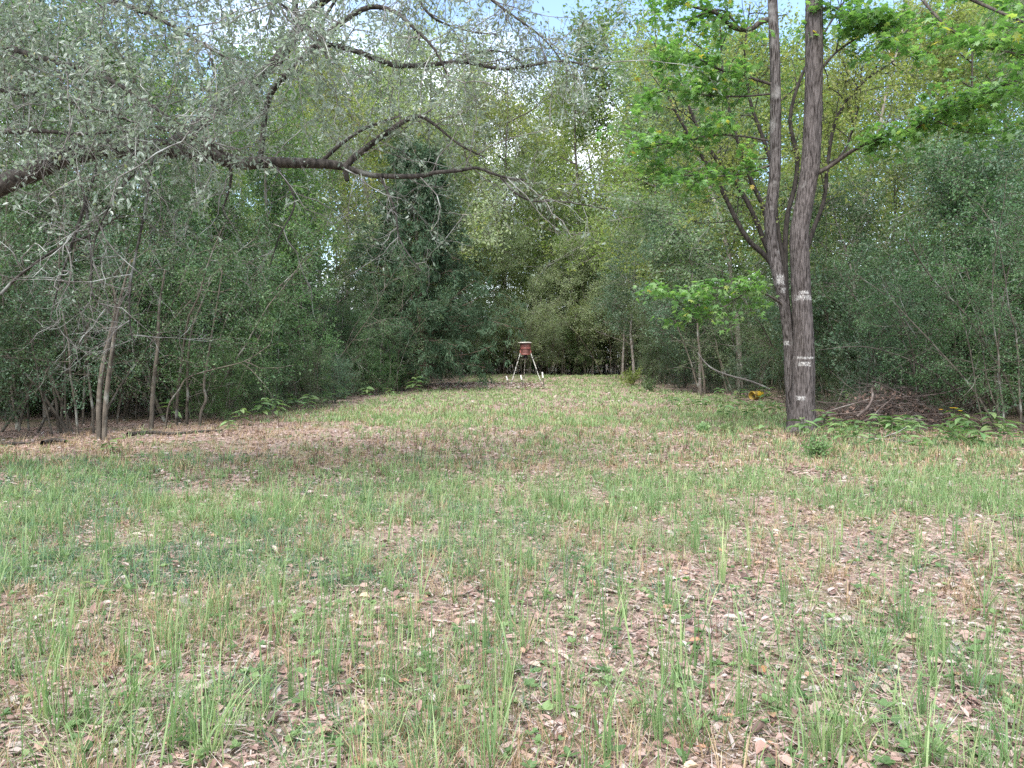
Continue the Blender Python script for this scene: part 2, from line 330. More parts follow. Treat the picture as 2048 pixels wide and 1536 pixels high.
# ------------------------------------------------------------------ shrub and tree makers
def make_bush(seed, h=4.6, nst=7, spread=.5, skirt=.3, leaf=.050, nl=19, kbr=12, mat='yaupon', arch=-.5, label=None):
    r = rng(seed); root = empty('yaupon_bush'); fol = MB()
    az = r.random(nst) * 6.28 ; rad = r.random(nst) ** .5 * spread
    st = np.stack([rad * np.cos(az), rad * np.sin(az), np.full(nst, -.08)], -1)
    lean = r.uniform(.10, .42, nst)
    d = np.stack([np.cos(az) * lean, np.sin(az) * lean, np.ones(nst)], -1)
    ln = h * r.uniform(.7, 1.05, nst); r0 = r.uniform(.016, .038, nst)
    P0 = grow(r, st, d, ln, 9, .10, -.18); R0 = taper(r0, 9, .25)
    for i in range(nst):
        w = MB(); tubes(w, P0[i:i + 1], R0[i:i + 1], 6)
        p, dd, l1, r1 = spawn(r, P0[i:i + 1], R0[i:i + 1], kbr, skirt, 1., 62, 14, lambda t, q: h * .30 * q.uniform(.5, 1.15, t.shape) * (1.15 - .6 * t), lambda t, q: q.uniform(.005, .011, t.shape))
        P1 = grow(r, p, dd, l1, 5, .2, arch * .3); R1 = taper(r1, 5, .4); tubes(w, P1, R1, 4)
        p, dd, l2, r2 = spawn(r, P1, R1, 8, .12, 1., 50, 18, lambda t, q: .46 * q.uniform(.4, 1.2, t.shape), lambda t, q: q.uniform(.0022, .004, t.shape))
        P2 = grow(r, p, dd, l2, 3, .28, arch); tubes(w, P2, taper(r2, 3, .5), 3)
        w.build('stem', M['stem'], root)
        leaves_on(r, fol, P2, nl, leaf, LEAF4, .45, .05)
        leaves_on(r, fol, P1, 14, leaf, LEAF4, .45, .05)
    fol.build('foliage', M[mat], root)
    return root
def make_tree(seed, h=15, crown0=.25, r0=.14, k1=16, k2=8, k3=7, nl=18, leaf=.13, spread=.30, mat='green', bark='bark_gray', lean=(0, 0), up=.4, droop=-.2):
    r = rng(seed); root = empty('forest_tree'); w = MB()
    P0 = grow(r, np.array([[0, 0, -.15]]), np.array([[lean[0], lean[1], 1.]]), np.array([h * .92]), 12, .05, .15)
    R0 = taper(np.array([r0]), 12, .15); R0[:, 0] *= 1.25; tubes(w, P0, R0, 9)
    br = MB(); lf = MB()
    p, d, l, rr = spawn(r, P0, R0, k1, crown0, 1., 58, 12, lambda t, q: h * spread * q.uniform(.6, 1.1, t.shape) * (1.1 - .75 * (t - crown0) / (1 - crown0)), lambda t, q: q.uniform(.025, .05, t.shape))
    P1 = grow(r, p, d, l, 7, .14, .3); R1 = taper(rr, 7, .3); tubes(br, P1, R1, 5)
    p, d, l, rr = spawn(r, P1, R1, k2, .2, 1., 48, 14, lambda t, q: h * spread * .36 * q.uniform(.5, 1.1, t.shape), lambda t, q: q.uniform(.010, .018, t.shape))
    P2 = grow(r, p, d, l, 5, .2, droop * .5); R2 = taper(rr, 5, .4); tubes(br, P2, R2, 4)
    p, d, l, rr = spawn(r, P2, R2, k3, .2, 1., 45, 18, lambda t, q: h * .06 * q.uniform(.5, 1.2, t.shape), lambda t, q: q.uniform(.005, .008, t.shape))
    P3 = grow(r, p, d, l, 3, .25, droop); tubes(br, P3, taper(rr, 3, .5), 3)
    leaves_on(r, lf, P3, nl, leaf, LEAF4, up, leaf * 1.1, .5, .2)
    w.build('trunk', M[bark], root); br.build('branches', M[bark], root); lf.build('crown', M[mat], root)
    return root
def place(proto, used, loc, rz, sc, name=None):
    o = proto if not used.get(proto.name) else copy_tree(proto)
    if o is proto: used[proto.name] = True
    o.location = (loc[0], loc[1], gz(loc[0], loc[1]) if len(loc) < 3 else loc[2]); o.rotation_euler = (0, 0, rz)
    o.scale = (sc[0], sc[0], sc[1]) if isinstance(sc, tuple) else (sc,) * 3
    return o
def child(o, nm): return next(c for c in o.children if c.name.split('.')[0] == nm)
USED = {}
_O = ['', 'first', 'second', 'third', 'fourth', 'fifth', 'sixth', 'seventh', 'eighth', 'ninth', 'tenth', 'eleventh', 'twelfth', 'thirteenth', 'fourteenth', 'fifteenth', 'sixteenth', 'seventeenth', 'eighteenth', 'nineteenth']
ORD = _O[1:] + ['twentieth'] + ['twenty-' + q for q in _O[1:10]] + ['thirtieth'] + ['thirty-' + q for q in _O[1:10]]

# ------------------------------------------------------------------ big tree on the right: double-trunked sweetgum
def path(pts, Y, K=None, dz=0):
    """pixel path -> points; a third number is an own depth"""
    q = [P(p[0], p[1], p[2] if len(p) > 2 else Y) for p in pts]
    return crom(q, K or max(4, 3 * len(pts)))
def one(mb, pts, rad, sides=8, mi=0):
    R = np.interp(np.linspace(0, 1, len(pts)), np.linspace(0, 1, len(rad)), rad)
    tubes(mb, pts[None], R[None], sides, None, mi)
def ragged(pts, rad, sides, r, amp):
    """trunk tube with furrowed bark relief"""
    K = len(pts) * 4; P_ = crom(pts, K); R = np.interp(np.linspace(0, 1, K + 1), np.linspace(0, 1, len(rad)), rad)
    T = nrm(np.gradient(P_, axis=0)); A = nrm(np.cross(T, np.array([0, 1., 0.1]))); B = np.cross(T, A)
    th = np.arange(sides) * 2 * math.pi / sides; z = P_[:, 2][:, None]; u = np.broadcast_to(th[None] * .28, (K + 1, sides))
    w = .05 * (vnoise(u * 0 + z, u * 4, .35) - .5)
    f = np.abs(vnoise(u + w + 5, z * .16, .021) - .5) * 2; f2 = vnoise(u + 9, z, .10)
    d = -amp * (1 - np.clip(f * 1.9, 0, 1)) + amp * .7 * (f2 - .5)
    lump = 1 + .07 * (vnoise(np.cos(th)[None] * 2 + 7, z + np.sin(th)[None] * .6, .7) - .5)
    rr = R[:, None] * lump + d * np.clip(R[:, None] / .15, .2, 1)
    V = P_[:, None] + rr[..., None] * (A[:, None] * np.cos(th)[None, :, None] + B[:, None] * np.sin(th)[None, :, None])
    i = np.arange(K)[:, None]; j = np.arange(sides)[None]; j2 = (j + 1) % sides
    return MB().add(V.reshape(-1, 3), np.stack([i * sides + j, i * sides + j2, (i + 1) * sides + j2, (i + 1) * sides + j], -1).reshape(-1, 4), .5, True)
GY = 15.0
def build_sweetgum():
    r = rng(11); base = P(1600, 866, GY); base[2] = gz(base[0], base[1])
    root = empty('sweetgum_tree', base)
    tag(root, 'tall twin-trunked sweetgum with white lichen bands on its bark', 'tree')
    def sub(a): return a - base
    pxr = GY / FPX / 2
    tr = path([(1602, 872), (1604, 850), (1605, 800), (1608, 700), (1603, 600), (1600, 530), (1598, 470), (1606, 420), (1618, 350), (1623, 300), (1627, 200), (1628, 100), (1628, 0), (1630, -150), (1640, -400), (1650, -800)], GY, 60)
    one_r = np.array([80, 62, 52, 45, 41, 39, 39, 38, 38, 38, 37, 36, 36, 35, 33, 28, 12]) * pxr
    t = ragged(sub(tr), one_r * .93, 84, r, .013).build('trunk', M['bark_gum'], root)
    tl = path([(1592, 868, 15.2), (1588, 830, 15.2), (1581, 750, 15.2), (1579, 700, 15.2), (1574, 650, 15.2), (1567, 600, 15.15), (1556, 550, 15.1), (1546, 500), (1540, 450), (1541, 420), (1546, 385), (1550, 330), (1551, 200), (1549, 100), (1545, 0), (1540, -200), (1530, -500)], 15.2, 60)
    t2 = ragged(sub(tl), np.array([42, 29, 24, 22, 21, 22, 23, 23, 23, 24, 23, 22, 21, 20, 19, 17, 8]) * pxr, 60, r, .009).build('trunk', M['bark_gum2'], root)
    # boughs: (pixel path, radius start, radius end, leaf spray density)
    B = [
        ([(1635, 346), (1664, 330), (1699, 305, 14.7), (1734, 287, 14.4), (1797, 266, 14), (1836, 254, 13.8), (1859, 234, 13.6), (1914, 211, 13.2), (1973, 184, 12.8), (2040, 160, 12.5)], 7, 2.2, 1.9),
        ([(1541, 168), (1515, 160), (1480, 148), (1434, 137, 14.7), (1387, 113, 14.4), (1320, 100, 14.1)], 5, 1.8, 1.8),
        ([(1539, 188), (1480, 193), (1418, 191, 14.8), (1350, 180, 14.5), (1290, 190, 14.3)], 3.5, 1.5, 1.5),
        ([(1537, 281), (1480, 272), (1426, 270, 14.8), (1380, 280, 14.6), (1320, 290, 14.3), (1275, 300, 14.2)], 3.5, 1.4, 1.7),
        ([(1540, 330), (1500, 345), (1450, 352, 14.8), (1390, 350, 14.6), (1310, 362, 14.4)], 3, 1.2, 1.6),
        ([(1535, 39), (1518, 46), (1504, 57), (1480, 59), (1461, 51), (1434, 27), (1390, 14), (1344, 2), (1290, -20)], 9, 3, .55),
        ([(1480, 59), (1462, 35), (1440, 20), (1400, 30), (1370, 45)], 4, 1.5, .35),
        ([(1646, 18), (1664, 14), (1695, 25, 14.8), (1730, 37, 14.5), (1775, 70, 14.2), (1800, 110, 14)], 4.5, 1.6, 1.7),
        ([(1645, 135), (1672, 105), (1711, 78, 14.8), (1760, 50, 14.5), (1830, 20, 14.2)], 4, 1.5, 1.3),
        ([(1672, 105), (1678, 70), (1680, 20, 14.8), (1690, -40, 14.6)], 2.5, 1.2, .5),
        ([(1563, 607, 15.1), (1535, 590, 14.9), (1500, 578, 14.7), (1450, 575, 14.5), (1390, 580, 14.3), (1330, 592, 14.2)], 4, 1.2, 1.35),
        ([(1500, 578, 14.7), (1470, 600, 14.5), (1430, 625, 14.4), (1370, 650, 14.3)], 2.2, 1, .6),
        ([(1632, -60), (1700, -80, 14.2), (1800, -60, 13), (1900, -20, 12), (1990, 20, 11), (2060, 50, 10.5)], 7, 2.5, 1.3),
        ([(1800, -60, 13), (1880, 40, 12), (1960, 90, 11.5), (2050, 110, 11)], 4, 1.6, 1.5),
        ([(1545, -40), (1490, -70, 14.5), (1420, -60, 14), (1340, -20, 13.6)], 5, 2, .5),
        ([(1859, 234, 13.6), (1920, 262, 13.4), (1990, 270, 13.2)], 2, 1, .4),
    ]
    crown = MB(); tw = MB(); parts = []
    for pts, ra, rb, den in B:
        pp = sub(path(pts, GY)); wr = MB(); one(wr, pp, np.array([ra, (ra + rb) * .55, rb]) * pxr * 1.25, 8); bo = wr.build('branch', M['bark_dark'], root)
        K = len(pp) - 1; R = np.linspace(ra, rb, K + 1)[None] * pxr
        n1 = max(6, int(13 * den * len(pts) / 6))
        p, d, l, rr = spawn(r, pp[None], R, n1, .22, 1., 55, 14, lambda t, q: q.uniform(.35, .85, t.shape), lambda t, q: q.uniform(.006, .009, t.shape))
        d[:, 2] *= .45
        P1 = grow(r, p, d, l, 4, .16, -.12); R1 = taper(rr, 4, .4); tubes(tw, P1, R1, 4)
        p, d, l, rr = spawn(r, P1, R1, 4, .2, 1., 50, 14, lambda t, q: q.uniform(.12, .34, t.shape), lambda t, q: q.uniform(.003, .004, t.shape))
        d[:, 2] *= .5
        P2 = grow(r, p, d, l, 3, .2, -.25); tubes(tw, P2, taper(rr, 3, .6), 3)
        parts.append((bo, np.concatenate([at_t(P2, r.random((len(P2), 6)))[0].reshape(-1, 3), at_t(P1, .3 + .7 * r.random((len(P1), 4)))[0].reshape(-1, 3)]), den))
    tw.build('twigs', M['bark_dark'], root)
    # leaves: the nearest, lowest spray leaf by leaf, the others joined
    lm = MB(); scatter(lm, STAR, np.zeros((1, 3)), np.eye(3)[None], [1.], np.array([.5]))
    shared = []
    for q in range(4):
        a = MB(); a.add(STAR[0] * np.array([1, 1, 1 + q * .8]), STAR[1], (.2, .45, .6, .8)[q]); shared.append(a.mesh('leaf', M['gum']))
    nleaf = 0
    for i, (bo, pos, den) in enumerate(parts):
        n = len(pos); pos = pos + r.normal(size=(n, 3)) * [.10, .10, .06]
        a = r.normal(size=(n, 3)) * [.8, .8, .3] + [0, 0, -.35]
        nn = r.normal(size=(n, 3)) * .35 + [0, 0, 1.]
        MM = frames(r, a, nn); sc = r.uniform(.11, .20, n)
        k = 0
        if i in (10, 11, 0):
            k = min(n, (120, 0, 0, 0, 0, 0, 0, 0, 0, 0, 120, 50)[i])
            for q in range(k):
                o = link('leaf', shared[q % 4], bo); m4 = Matrix(MM[q].tolist()).to_4x4(); m4.translation = Vector(pos[q]); o.matrix_local = m4 @ Matrix.Scale(float(sc[q]), 4)
        scatter(crown, STAR, pos[k:], MM[k:], sc[k:], r.random(n - k))
    crown.build('crown', M['gum'], root)
build_sweetgum()

# dark several-stemmed tree just behind it
def build_multistem():
    Y = 19.0; r = rng(21); b = G(1572, 822); Y = 19.5; b = P(1593, 828, Y); b[2] = 0
    root = empty('multistem_tree', b); tag(root, 'dark many-stemmed small tree fanning out behind the twin trunks', 'tree')
    px = Y / FPX / 2
    stems = [
        ([(1592, 830), (1586, 700), (1571, 600), (1553, 545), (1531, 512), (1500, 484), (1473, 441), (1449, 391), (1418, 336), (1379, 273), (1340, 200), (1310, 120)], 15, 4),
        ([(1593, 830), (1576, 640), (1553, 545), (1523, 469), (1500, 414), (1469, 363), (1437, 324), (1402, 270), (1370, 190), (1345, 90)], 14, 4),
        ([(1594, 830), (1574, 620), (1551, 520), (1528, 420), (1506, 370), (1485, 310), (1462, 235), (1445, 140), (1440, 40)], 13, 4),
        ([(1578, 830), (1574, 640), (1570, 508), (1575, 430), (1590, 371), (1594, 312), (1580, 240), (1600, 160), (1640, 80), (1690, 0)], 14, 4),
        ([(1592, 830), (1570, 560), (1553, 440), (1545, 340), (1520, 260), (1500, 200), (1490, 110), (1500, 10)], 12, 3),
        ([(1582, 830), (1590, 600), (1620, 480), (1648, 400), (1655, 330), (1672, 240), (1720, 170), (1790, 120)], 12, 4),
        ([(1655, 330), (1690, 300), (1715, 220), (1722, 150)], 6, 3),
    ]
    tw = MB(); cr = MB()
    for pts, ra, rb in stems:
        pp = path(pts, Y) - b; w = MB(); one(w, pp, np.array([ra, ra * .85, (ra + rb) / 2, rb]) * px * .85, 8); w.build('stem', M['bark_black'], root)
        K = len(pp) - 1
        p, d, l, rr = spawn(r, pp[None], np.linspace(ra, rb, K + 1)[None] * px, 12, .4, 1., 45, 14, lambda t, q: q.uniform(.7, 2.0, t.shape), lambda t, q: q.uniform(.012, .02, t.shape))
        P1 = grow(r, p, d, l, 6, .2, .1); R1 = taper(rr, 6, .35); tubes(tw, P1, R1, 5)
        p, d, l, rr = spawn(r, P1, R1, 7, .2, 1., 48, 14, lambda t, q: q.uniform(.3, .9, t.shape), lambda t, q: q.uniform(.005, .008, t.shape))
        P2 = grow(r, p, d, l, 4, .25, -.2); tubes(tw, P2, taper(rr, 4, .5), 3)
        leaves_on(r, cr, P2, 16, .09, LEAF4, .4, .12)
    tw.build('branches', M['bark_black'], root); cr.build('crown', M['yellowgreen'], root)
build_multistem()

# ------------------------------------------------------------------ oak whose boughs reach in from the left
def build_oak():
    r = rng(31); Y = 9.0; b = np.array([-7.9, 9.2, 0.0]); root = empty('oak_tree', b)
    tag(root, 'lichened oak leaning in from beyond the left edge with crooked boughs', 'tree')
    px = Y / FPX / 2
    tr = crom([b + [0, 0, -.2], b + [.0, 0, .6], b + [.15, 0, 2.0], b + [.5, -.1, 3.2], b + [.6, -.2, 4.6], b + [.7, -.3, 6.5], b + [1.1, -.3, 9]], 30)
    w = MB(); one(w, tr - b, [.42, .33, .30, .27, .22, .16, .07], 18); w.build('trunk', M['bark_oak'], root)
    fork = b + [.45, -.1, 3.0]
    def bp(pts, Yd=Y): return [P(p[0], p[1], p[2] if len(p) > 2 else Yd) for p in pts]
    pre = [fork]
    B = [
        # main bough sweeping right
        (crom(pre + bp([(-60, 410), (0, 372), (68, 342), (102, 325), (143, 310), (205, 298), (307, 296), (376, 303), (427, 311), (478, 326), (547, 325), (650, 328), (697, 335)]), 44), [38, 38, 38, 38, 34, 22, 16], 16, .6),
        (crom(bp([(695, 333), (700, 338), (730, 347), (760, 352), (840, 352), (870, 345), (920, 341), (955, 336), (1000, 352), (1050, 360)]), 26), [13, 11, 9, 6, 4], 9, 1),
        (crom(bp([(690, 336), (705, 318), (740, 290), (770, 268), (812, 240), (840, 232), (870, 250), (920, 290), (970, 315)]), 24), [14, 13, 11, 8, 5, 3], 9, 1.3),
        (crom(bp([(640, 326), (680, 290), (720, 262), (760, 245), (800, 232)]), 14), [8, 7, 6, 4], 7, 1),
        (crom(bp([(692, 338), (692, 350), (695, 362)]), 6), [13, 11, 9], 9, 0),
        (crom(bp([(1000, 352), (1030, 385), (1065, 402), (1110, 402), (1160, 408), (1210, 418)]), 14), [5, 4, 3, 2], 6, .8),
        (crom(bp([(455, 318), (462, 345), (458, 380), (445, 420)]), 10), [9, 7, 5, 3], 7, .5),
        (crom(bp([(470, 325, 8.8), (430, 292, 8.7), (380, 278, 8.6), (350, 282, 8.6), (310, 292, 8.5), (280, 332, 8.4), (240, 378, 8.3), (215, 420, 8.2), (190, 480, 8.2), (183, 540, 8.2)]), 26), [9, 9, 8, 7, 5, 3, 2], 8, .9),
        # upper bough
        (crom(bp([(330, 300, 9.1), (380, 262, 9.5), (430, 222, 10), (470, 186, 9.9), (540, 136, 9.8), (575, 92, 9.7), (618, 28, 9.6), (650, 0, 9.5), (720, -40, 9.4), (850, -90, 9.2)]), 40), [26, 27, 27, 25, 22, 18, 13, 10], 12, 1),
        (crom(bp([(520, 320, 9.4), (526, 270, 9.4), (532, 218, 9.4), (546, 180, 9.3), (580, 142, 9.2), (618, 102, 9.1), (640, 82, 9.1), (690, 40, 9), (740, 14, 8.9), (790, 24, 8.8), (830, 58, 8.7), (870, 100, 8.6), (900, 160, 8.5)]), 36), [11, 12, 12, 12, 11, 9, 6, 3], 9, 1.3),
        (crom(bp([(625, 96, 9.2), (660, 90, 9.2), (720, 105, 9.2), (770, 124, 9.2), (800, 132, 9.2), (870, 128, 9.1), (930, 124, 9.1), (1000, 138, 9), (1060, 131, 9), (1130, 122, 8.9), (1200, 140, 8.9)]), 30), [11, 11, 11, 9, 7, 5, 3], 8, 1.5),
        (crom(bp([(930, 124, 9.1), (965, 103, 9), (1005, 104, 9), (1040, 122, 9)]), 10), [4, 4, 3, 2], 6, .6),
        (crom(bp([(640, 82, 9.1), (645, 45, 9.1), (665, 10, 9.1), (690, -30, 9)]), 10), [8, 7, 6, 5], 7, .6),
        (crom(bp([(600, 40, 9.6), (590, 15, 9.6), (600, -30, 9.6)]), 8), [12, 12, 11], 8, .6),
        (crom(bp([(850, -90, 9.2), (930, -40, 9), (1010, 20, 8.8), (1090, 80, 8.7), (1150, 160, 8.6)]), 20), [9, 7, 5, 3, 2], 7, 1.6),
        (crom(bp([(720, -40, 9.4), (800, -50, 9.2), (860, 30, 9), (930, 60, 8.9), (1000, 70, 8.8)]), 20), [8, 7, 5, 3, 2], 7, 1.5),
        # leafy sprays across the upper left
        (crom([b + [.65, -.25, 5.5]] + bp([(-80, 60, 8.4), (60, 110, 8.0), (200, 150, 7.6), (330, 230, 7.4), (430, 300, 7.3)]), 24), [18, 14, 11, 8, 5, 2], 8, 1.9),
        (crom([b + [.65, -.25, 5.9]] + bp([(-60, -80, 8.4), (120, -30, 7.9), (300, 30, 7.5), (460, 120, 7.3)]), 24), [18, 14, 10, 7, 3], 8, 2.1),
        (crom([b + [.6, -.2, 4.8]] + bp([(-60, 170, 8.6), (40, 185, 8.3), (140, 200, 8), (240, 235, 7.8), (330, 262, 7.7)]), 22), [16, 13, 10, 8, 5, 2], 8, 1.8),
        (crom([b + [.55, -.15, 4.2]] + bp([(-60, 260, 8.4), (20, 262, 8.2), (90, 262, 8.0), (160, 268, 7.9), (260, 262, 7.8)]), 20), [14, 12, 9, 6, 3], 7, .6),
        (crom([b + [.7, -.3, 6.4]] + bp([(100, -180, 8.4), (330, -110, 7.8), (520, -20, 7.4), (640, 70, 7.2)]), 22), [16, 12, 8, 5, 2], 7, 2.0),
        # drooping bare lichened twigs at the left
        (crom(bp([(0, 590, 8.6), (40, 550, 8.6), (110, 500, 8.5), (180, 470, 8.5), (240, 430, 8.4)]), 14), [6, 5, 4, 2], 6, .5),
        (crom(bp([(143, 310, 8.9), (170, 400, 8.6), (183, 520, 8.4), (185, 590, 8.3), (220, 620, 8.2)]), 14), [6, 5, 4, 2.5, 2], 6, .5),
        (crom(bp([(307, 296, 9), (290, 420, 8.6), (262, 560, 8.4), (260, 650, 8.4), (270, 690, 8.4)]), 14), [6, 5, 4, 3, 2], 6, .5),
        (crom(bp([(547, 325, 9), (590, 400, 8.8), (560, 470, 8.7), (540, 530, 8.7)]), 12), [5, 4, 3, 2], 6, .6),
        (crom(bp([(760, 352, 9), (790, 420, 8.8), (800, 480, 8.7), (840, 540, 8.6)]), 12), [5, 4, 3, 2], 6, .5),
        (crom(bp([(205, 298, 9), (150, 470, 8.6), (120, 560, 8.5), (100, 640, 8.5)]), 12), [6, 5, 3, 2], 6, .5),
    ]
    tw = MB(); cr = MB()
    for pts, rad, sides, den in B:
        pp = pts - b; rr_ = np.array(rad) * px; w = MB(); one(w, pp, rr_, sides); w.build('bough', M['bark_oak'], root)
        if not den: continue
        K = len(pp) - 1; R = np.interp(np.linspace(0, 1, K + 1), np.linspace(0, 1, len(rr_)), rr_)[None]
        L = np.linalg.norm(np.diff(pp, axis=0), axis=1).sum()
        n1 = max(4, int(L * 6.6 * den))
        p, d, l, rr = spawn(r, pp[None], R, n1, .12, 1., 62, 16, lambda t, q: q.uniform(.35, 1.35, t.shape), lambda t, q: q.uniform(.0045, .010, t.shape))
        P1 = grow(r, p, d, l, 6, .26, -.10); R1 = taper(rr, 6, .35); tubes(tw, P1, R1, 4)
        p, d, l, rr = spawn(r, P1, R1, 7, .15, 1., 52, 18, lambda t, q: q.uniform(.12, .55, t.shape), lambda t, q: q.uniform(.0018, .0032, t.shape))
        P2 = grow(r, p, d, l, 4, .28, -.2); R2 = taper(rr, 4, .5); tubes(tw, P2, R2, 3)
        p, d, l, rr = spawn(r, P2, R2, 2, .2, 1., 50, 18, lambda t, q: q.uniform(.05, .2, t.shape), lambda t, q: q.uniform(.0012, .002, t.shape))
        P3 = grow(r, p, d, l, 2, .25, -.2); tubes(tw, P3, taper(rr, 2, .6), 3)
        nl = 5 if den > 1.2 else (3 if den > .7 else 1)
        def keep(q):
            # sparser towards the right and lower down
            u = (q[:, 0] + b[0]) / (q[:, 1] + b[1]); z = (q[:, 2] + b[2] - EYE) / (q[:, 1] + b[1])
            pr = np.clip(1.0 - (u + .69) * .55, .30, 1) * np.clip((z - .05) / .22, .06, 1)
            return r.random(len(q)) < pr
        leaves_on(r, cr, P2, nl, .052, LEAF6, .4, .015, .5, .15, keep=keep)
        leaves_on(r, cr, P3, nl, .050, LEAF6, .4, .012, .5, .15, keep=keep)
    tw.build('twigs', M['twig'], root); cr.build('crown', M['oak'], root)
build_oak()

# ------------------------------------------------------------------ cedar left of the feeder
def build_cedar(name, seed, loc, h, wid, label, nl=4, k1=95):
    r = rng(seed); root = empty(name, (loc[0], loc[1], gz(loc[0], loc[1])), r.random() * 6); tag(root, label, 'tree', 'cedars')
    w = MB(); P0 = grow(r, np.array([[0, 0, -.1]]), np.array([[0, 0, 1.]]), np.array([h]), 12, .02, .1); R0 = taper(np.array([.17]), 12, .12); tubes(w, P0, R0, 10)
    w.build('trunk', M['bark_cedar'], root); br = MB(); lf = MB()
    p, d, l, rr = spawn(r, P0, R0, k1, .05, .98, 80, 10, lambda t, q: wid * q.uniform(.5, 1.1, t.shape) * np.clip(1.12 - t * 1.05, .08, 1), lambda t, q: q.uniform(.012, .03, t.shape))
    P1 = grow(r, p, d, l, 7, .08, -.12); R1 = taper(rr, 7, .3); tubes(br, P1, R1, 4)
    p, d, l, rr = spawn(r, P1, R1, 9, .15, 1., 48, 12, lambda t, q: wid * .2 * q.uniform(.5, 1.2, t.shape), lambda t, q: q.uniform(.004, .008, t.shape))
    P2 = grow(r, p, d, l, 4, .15, -.35); R2 = taper(rr, 4, .4); tubes(br, P2, R2, 3)
    p, d, l, rr = spawn(r, P2, R2, 5, .1, 1., 42, 14, lambda t, q: q.uniform(.15, .4, t.shape), lambda t, q: q.uniform(.003, .004, t.shape))
    P3 = grow(r, p, d, l, 2, .15, -.5)
    leaves_on(r, lf, P3, nl, .17, (NEEDLE[0] * [1, 2.0, 1], NEEDLE[1]), .3, .06, 1.3, .3)
    leaves_on(r, lf, P2, nl * 3, .15, (NEEDLE[0] * [1, 2.0, 1], NEEDLE[1]), .3, .06, 1.3, .3)
    br.build('branches', M['bark_cedar'], root); lf.build('foliage', M['cedar'], root)
    return root
build_cedar('cedar_tree', 41, (-4.1, 34.0), 11.0, 5.8, 'tall feathery dark cedar drooping over the leaf patch beside the feeder', 9, 150)

# ------------------------------------------------------------------ thickets
bushA = make_bush(101, 4.8, 7, .55, .20)
bushB = make_bush(102, 5.4, 8, .7, .24)
bushC = make_bush(103, 4.2, 6, .5, .15, kbr=13)
bushD = make_bush(104, 4.0, 7, .6, .06, kbr=14)        # leafy down to the ground
bushE = make_bush(105, 5.0, 6, .6, .16, leaf=.062, kbr=12, mat='yaupon2')
bushF = make_bush(106, 4.8, 6, .6, .18, leaf=.095, nl=9, kbr=12, mat='privet')
bushG = make_bush(107, 5.6, 7, .7, .2, leaf=.036, nl=22, kbr=12, mat='yaupon2', arch=-.9)
BUSH = [bushA, bushB, bushC, bushD, bushE, bushF, bushG]
_mr = rng(109)
def leafkind(o): slotmat(child(o, 'foliage'), M[['yaupon', 'yaupon', 'yaupon', 'yaupon2', 'yaupon2', 'privet', 'graygreen'][int(_mr.integers(7))]])
def front_row(side, ys, which, r, where, group):
    for i, y in enumerate(ys):
        x = lx(y) - .9 if side < 0 else rx(y) + .9
        o = place(BUSH[which[i % len(which)]], USED, (x + r.normal() * .25, y + r.normal() * .2), r.random() * 6.28, float(r.uniform(.88, 1.15)))
        leafkind(o); tag(o, f'{ORD[i]} yaupon bush along the front of the {where}, counted from the camera', 'bush', group)
def fill(side, n, r, y0, y1, d0, d1, which, label, group):
    for i in range(n):
        y = y0 + (y1 - y0) * (i + r.random()) / n; dd = r.uniform(d0, d1)
        x = lx(y) - dd if side < 0 else rx(y) + dd
        o = place(BUSH[which[int(r.integers(len(which)))]], USED, (x, y), r.random() * 6.28, float(r.uniform(.9, 1.3))); leafkind(o); tag(o, f'{ORD[i]} {label}, counting away from the camera', 'bush', group)
r = rng(201)
front_row(-1, [13.6, 15.2, 16.9, 18.6, 20.5, 22.6, 25, 27.5, 30.5, 37, 42, 47], [2, 6, 0, 3, 5, 2, 6, 3, 1, 4], r, 'left thicket', 'yaupon bushes along the left thicket front')
front_row(1, [13.2, 14.9, 16.4, 18.0, 20.0, 22.3, 25, 28, 31.5, 35, 39, 44, 49], [3, 6, 2, 3, 5, 4, 6, 0, 2, 4], r, 'right thicket', 'yaupon bushes along the right thicket front')
for i in range(9):      # extra bushes at the wide ends
    y = 14.2 + r.random() * 3.5; x = -10.3 - i * .9
    tag(place(BUSH[i % 3], USED, (x, y), r.random() * 6.28, float(r.uniform(.9, 1.2))), f'{ORD[i]} yaupon bush crowded into the outer end of the left thicket, counting outwards', 'bush', 'yaupon bushes at the left end')
for i in range(8):
    y = 14.8 + r.random() * 3.0; x = 11.0 + i * .9
    tag(place(BUSH[2 + i % 3], USED, (x, y), r.random() * 6.28, float(r.uniform(.9, 1.25))), f'{ORD[i]} leafy yaupon bush crowded into the outer end of the right thicket, counting outwards', 'bush', 'yaupon bushes at the right end')
fill(-1, 22, r, 16, 52, 2.4, 4.2, [0, 1, 5, 6], 'yaupon bush in the second rank of the left thicket', 'yaupon bushes, second rank, left thicket')
fill(-1, 20, r, 17, 50, 4.6, 9, [1, 4, 0], 'yaupon bush deep inside the left thicket', 'yaupon bushes deep in the left thicket')
fill(1, 22, r, 16, 52, 2.4, 4.2, [3, 1, 5, 6], 'yaupon bush in the second rank of the right thicket', 'yaupon bushes, second rank, right thicket')
fill(1, 18, r, 17, 50, 4.6, 9, [1, 4, 3], 'yaupon bush deep inside the right thicket', 'yaupon bushes deep in the right thicket')
for i, y in enumerate([17.6, 19.4, 21.4, 23.6, 26, 28.8, 31.6]):
    o = place(BUSH[3], USED, (lx(y) - .1 + r.normal() * .2, y), r.random() * 6.28, float(r.uniform(.42, .6))); leafkind(o)
    tag(o, f'{ORD[i]} low young yaupon at the foot of the left thicket, counted from the camera', 'bush', 'young yaupons along the left thicket')
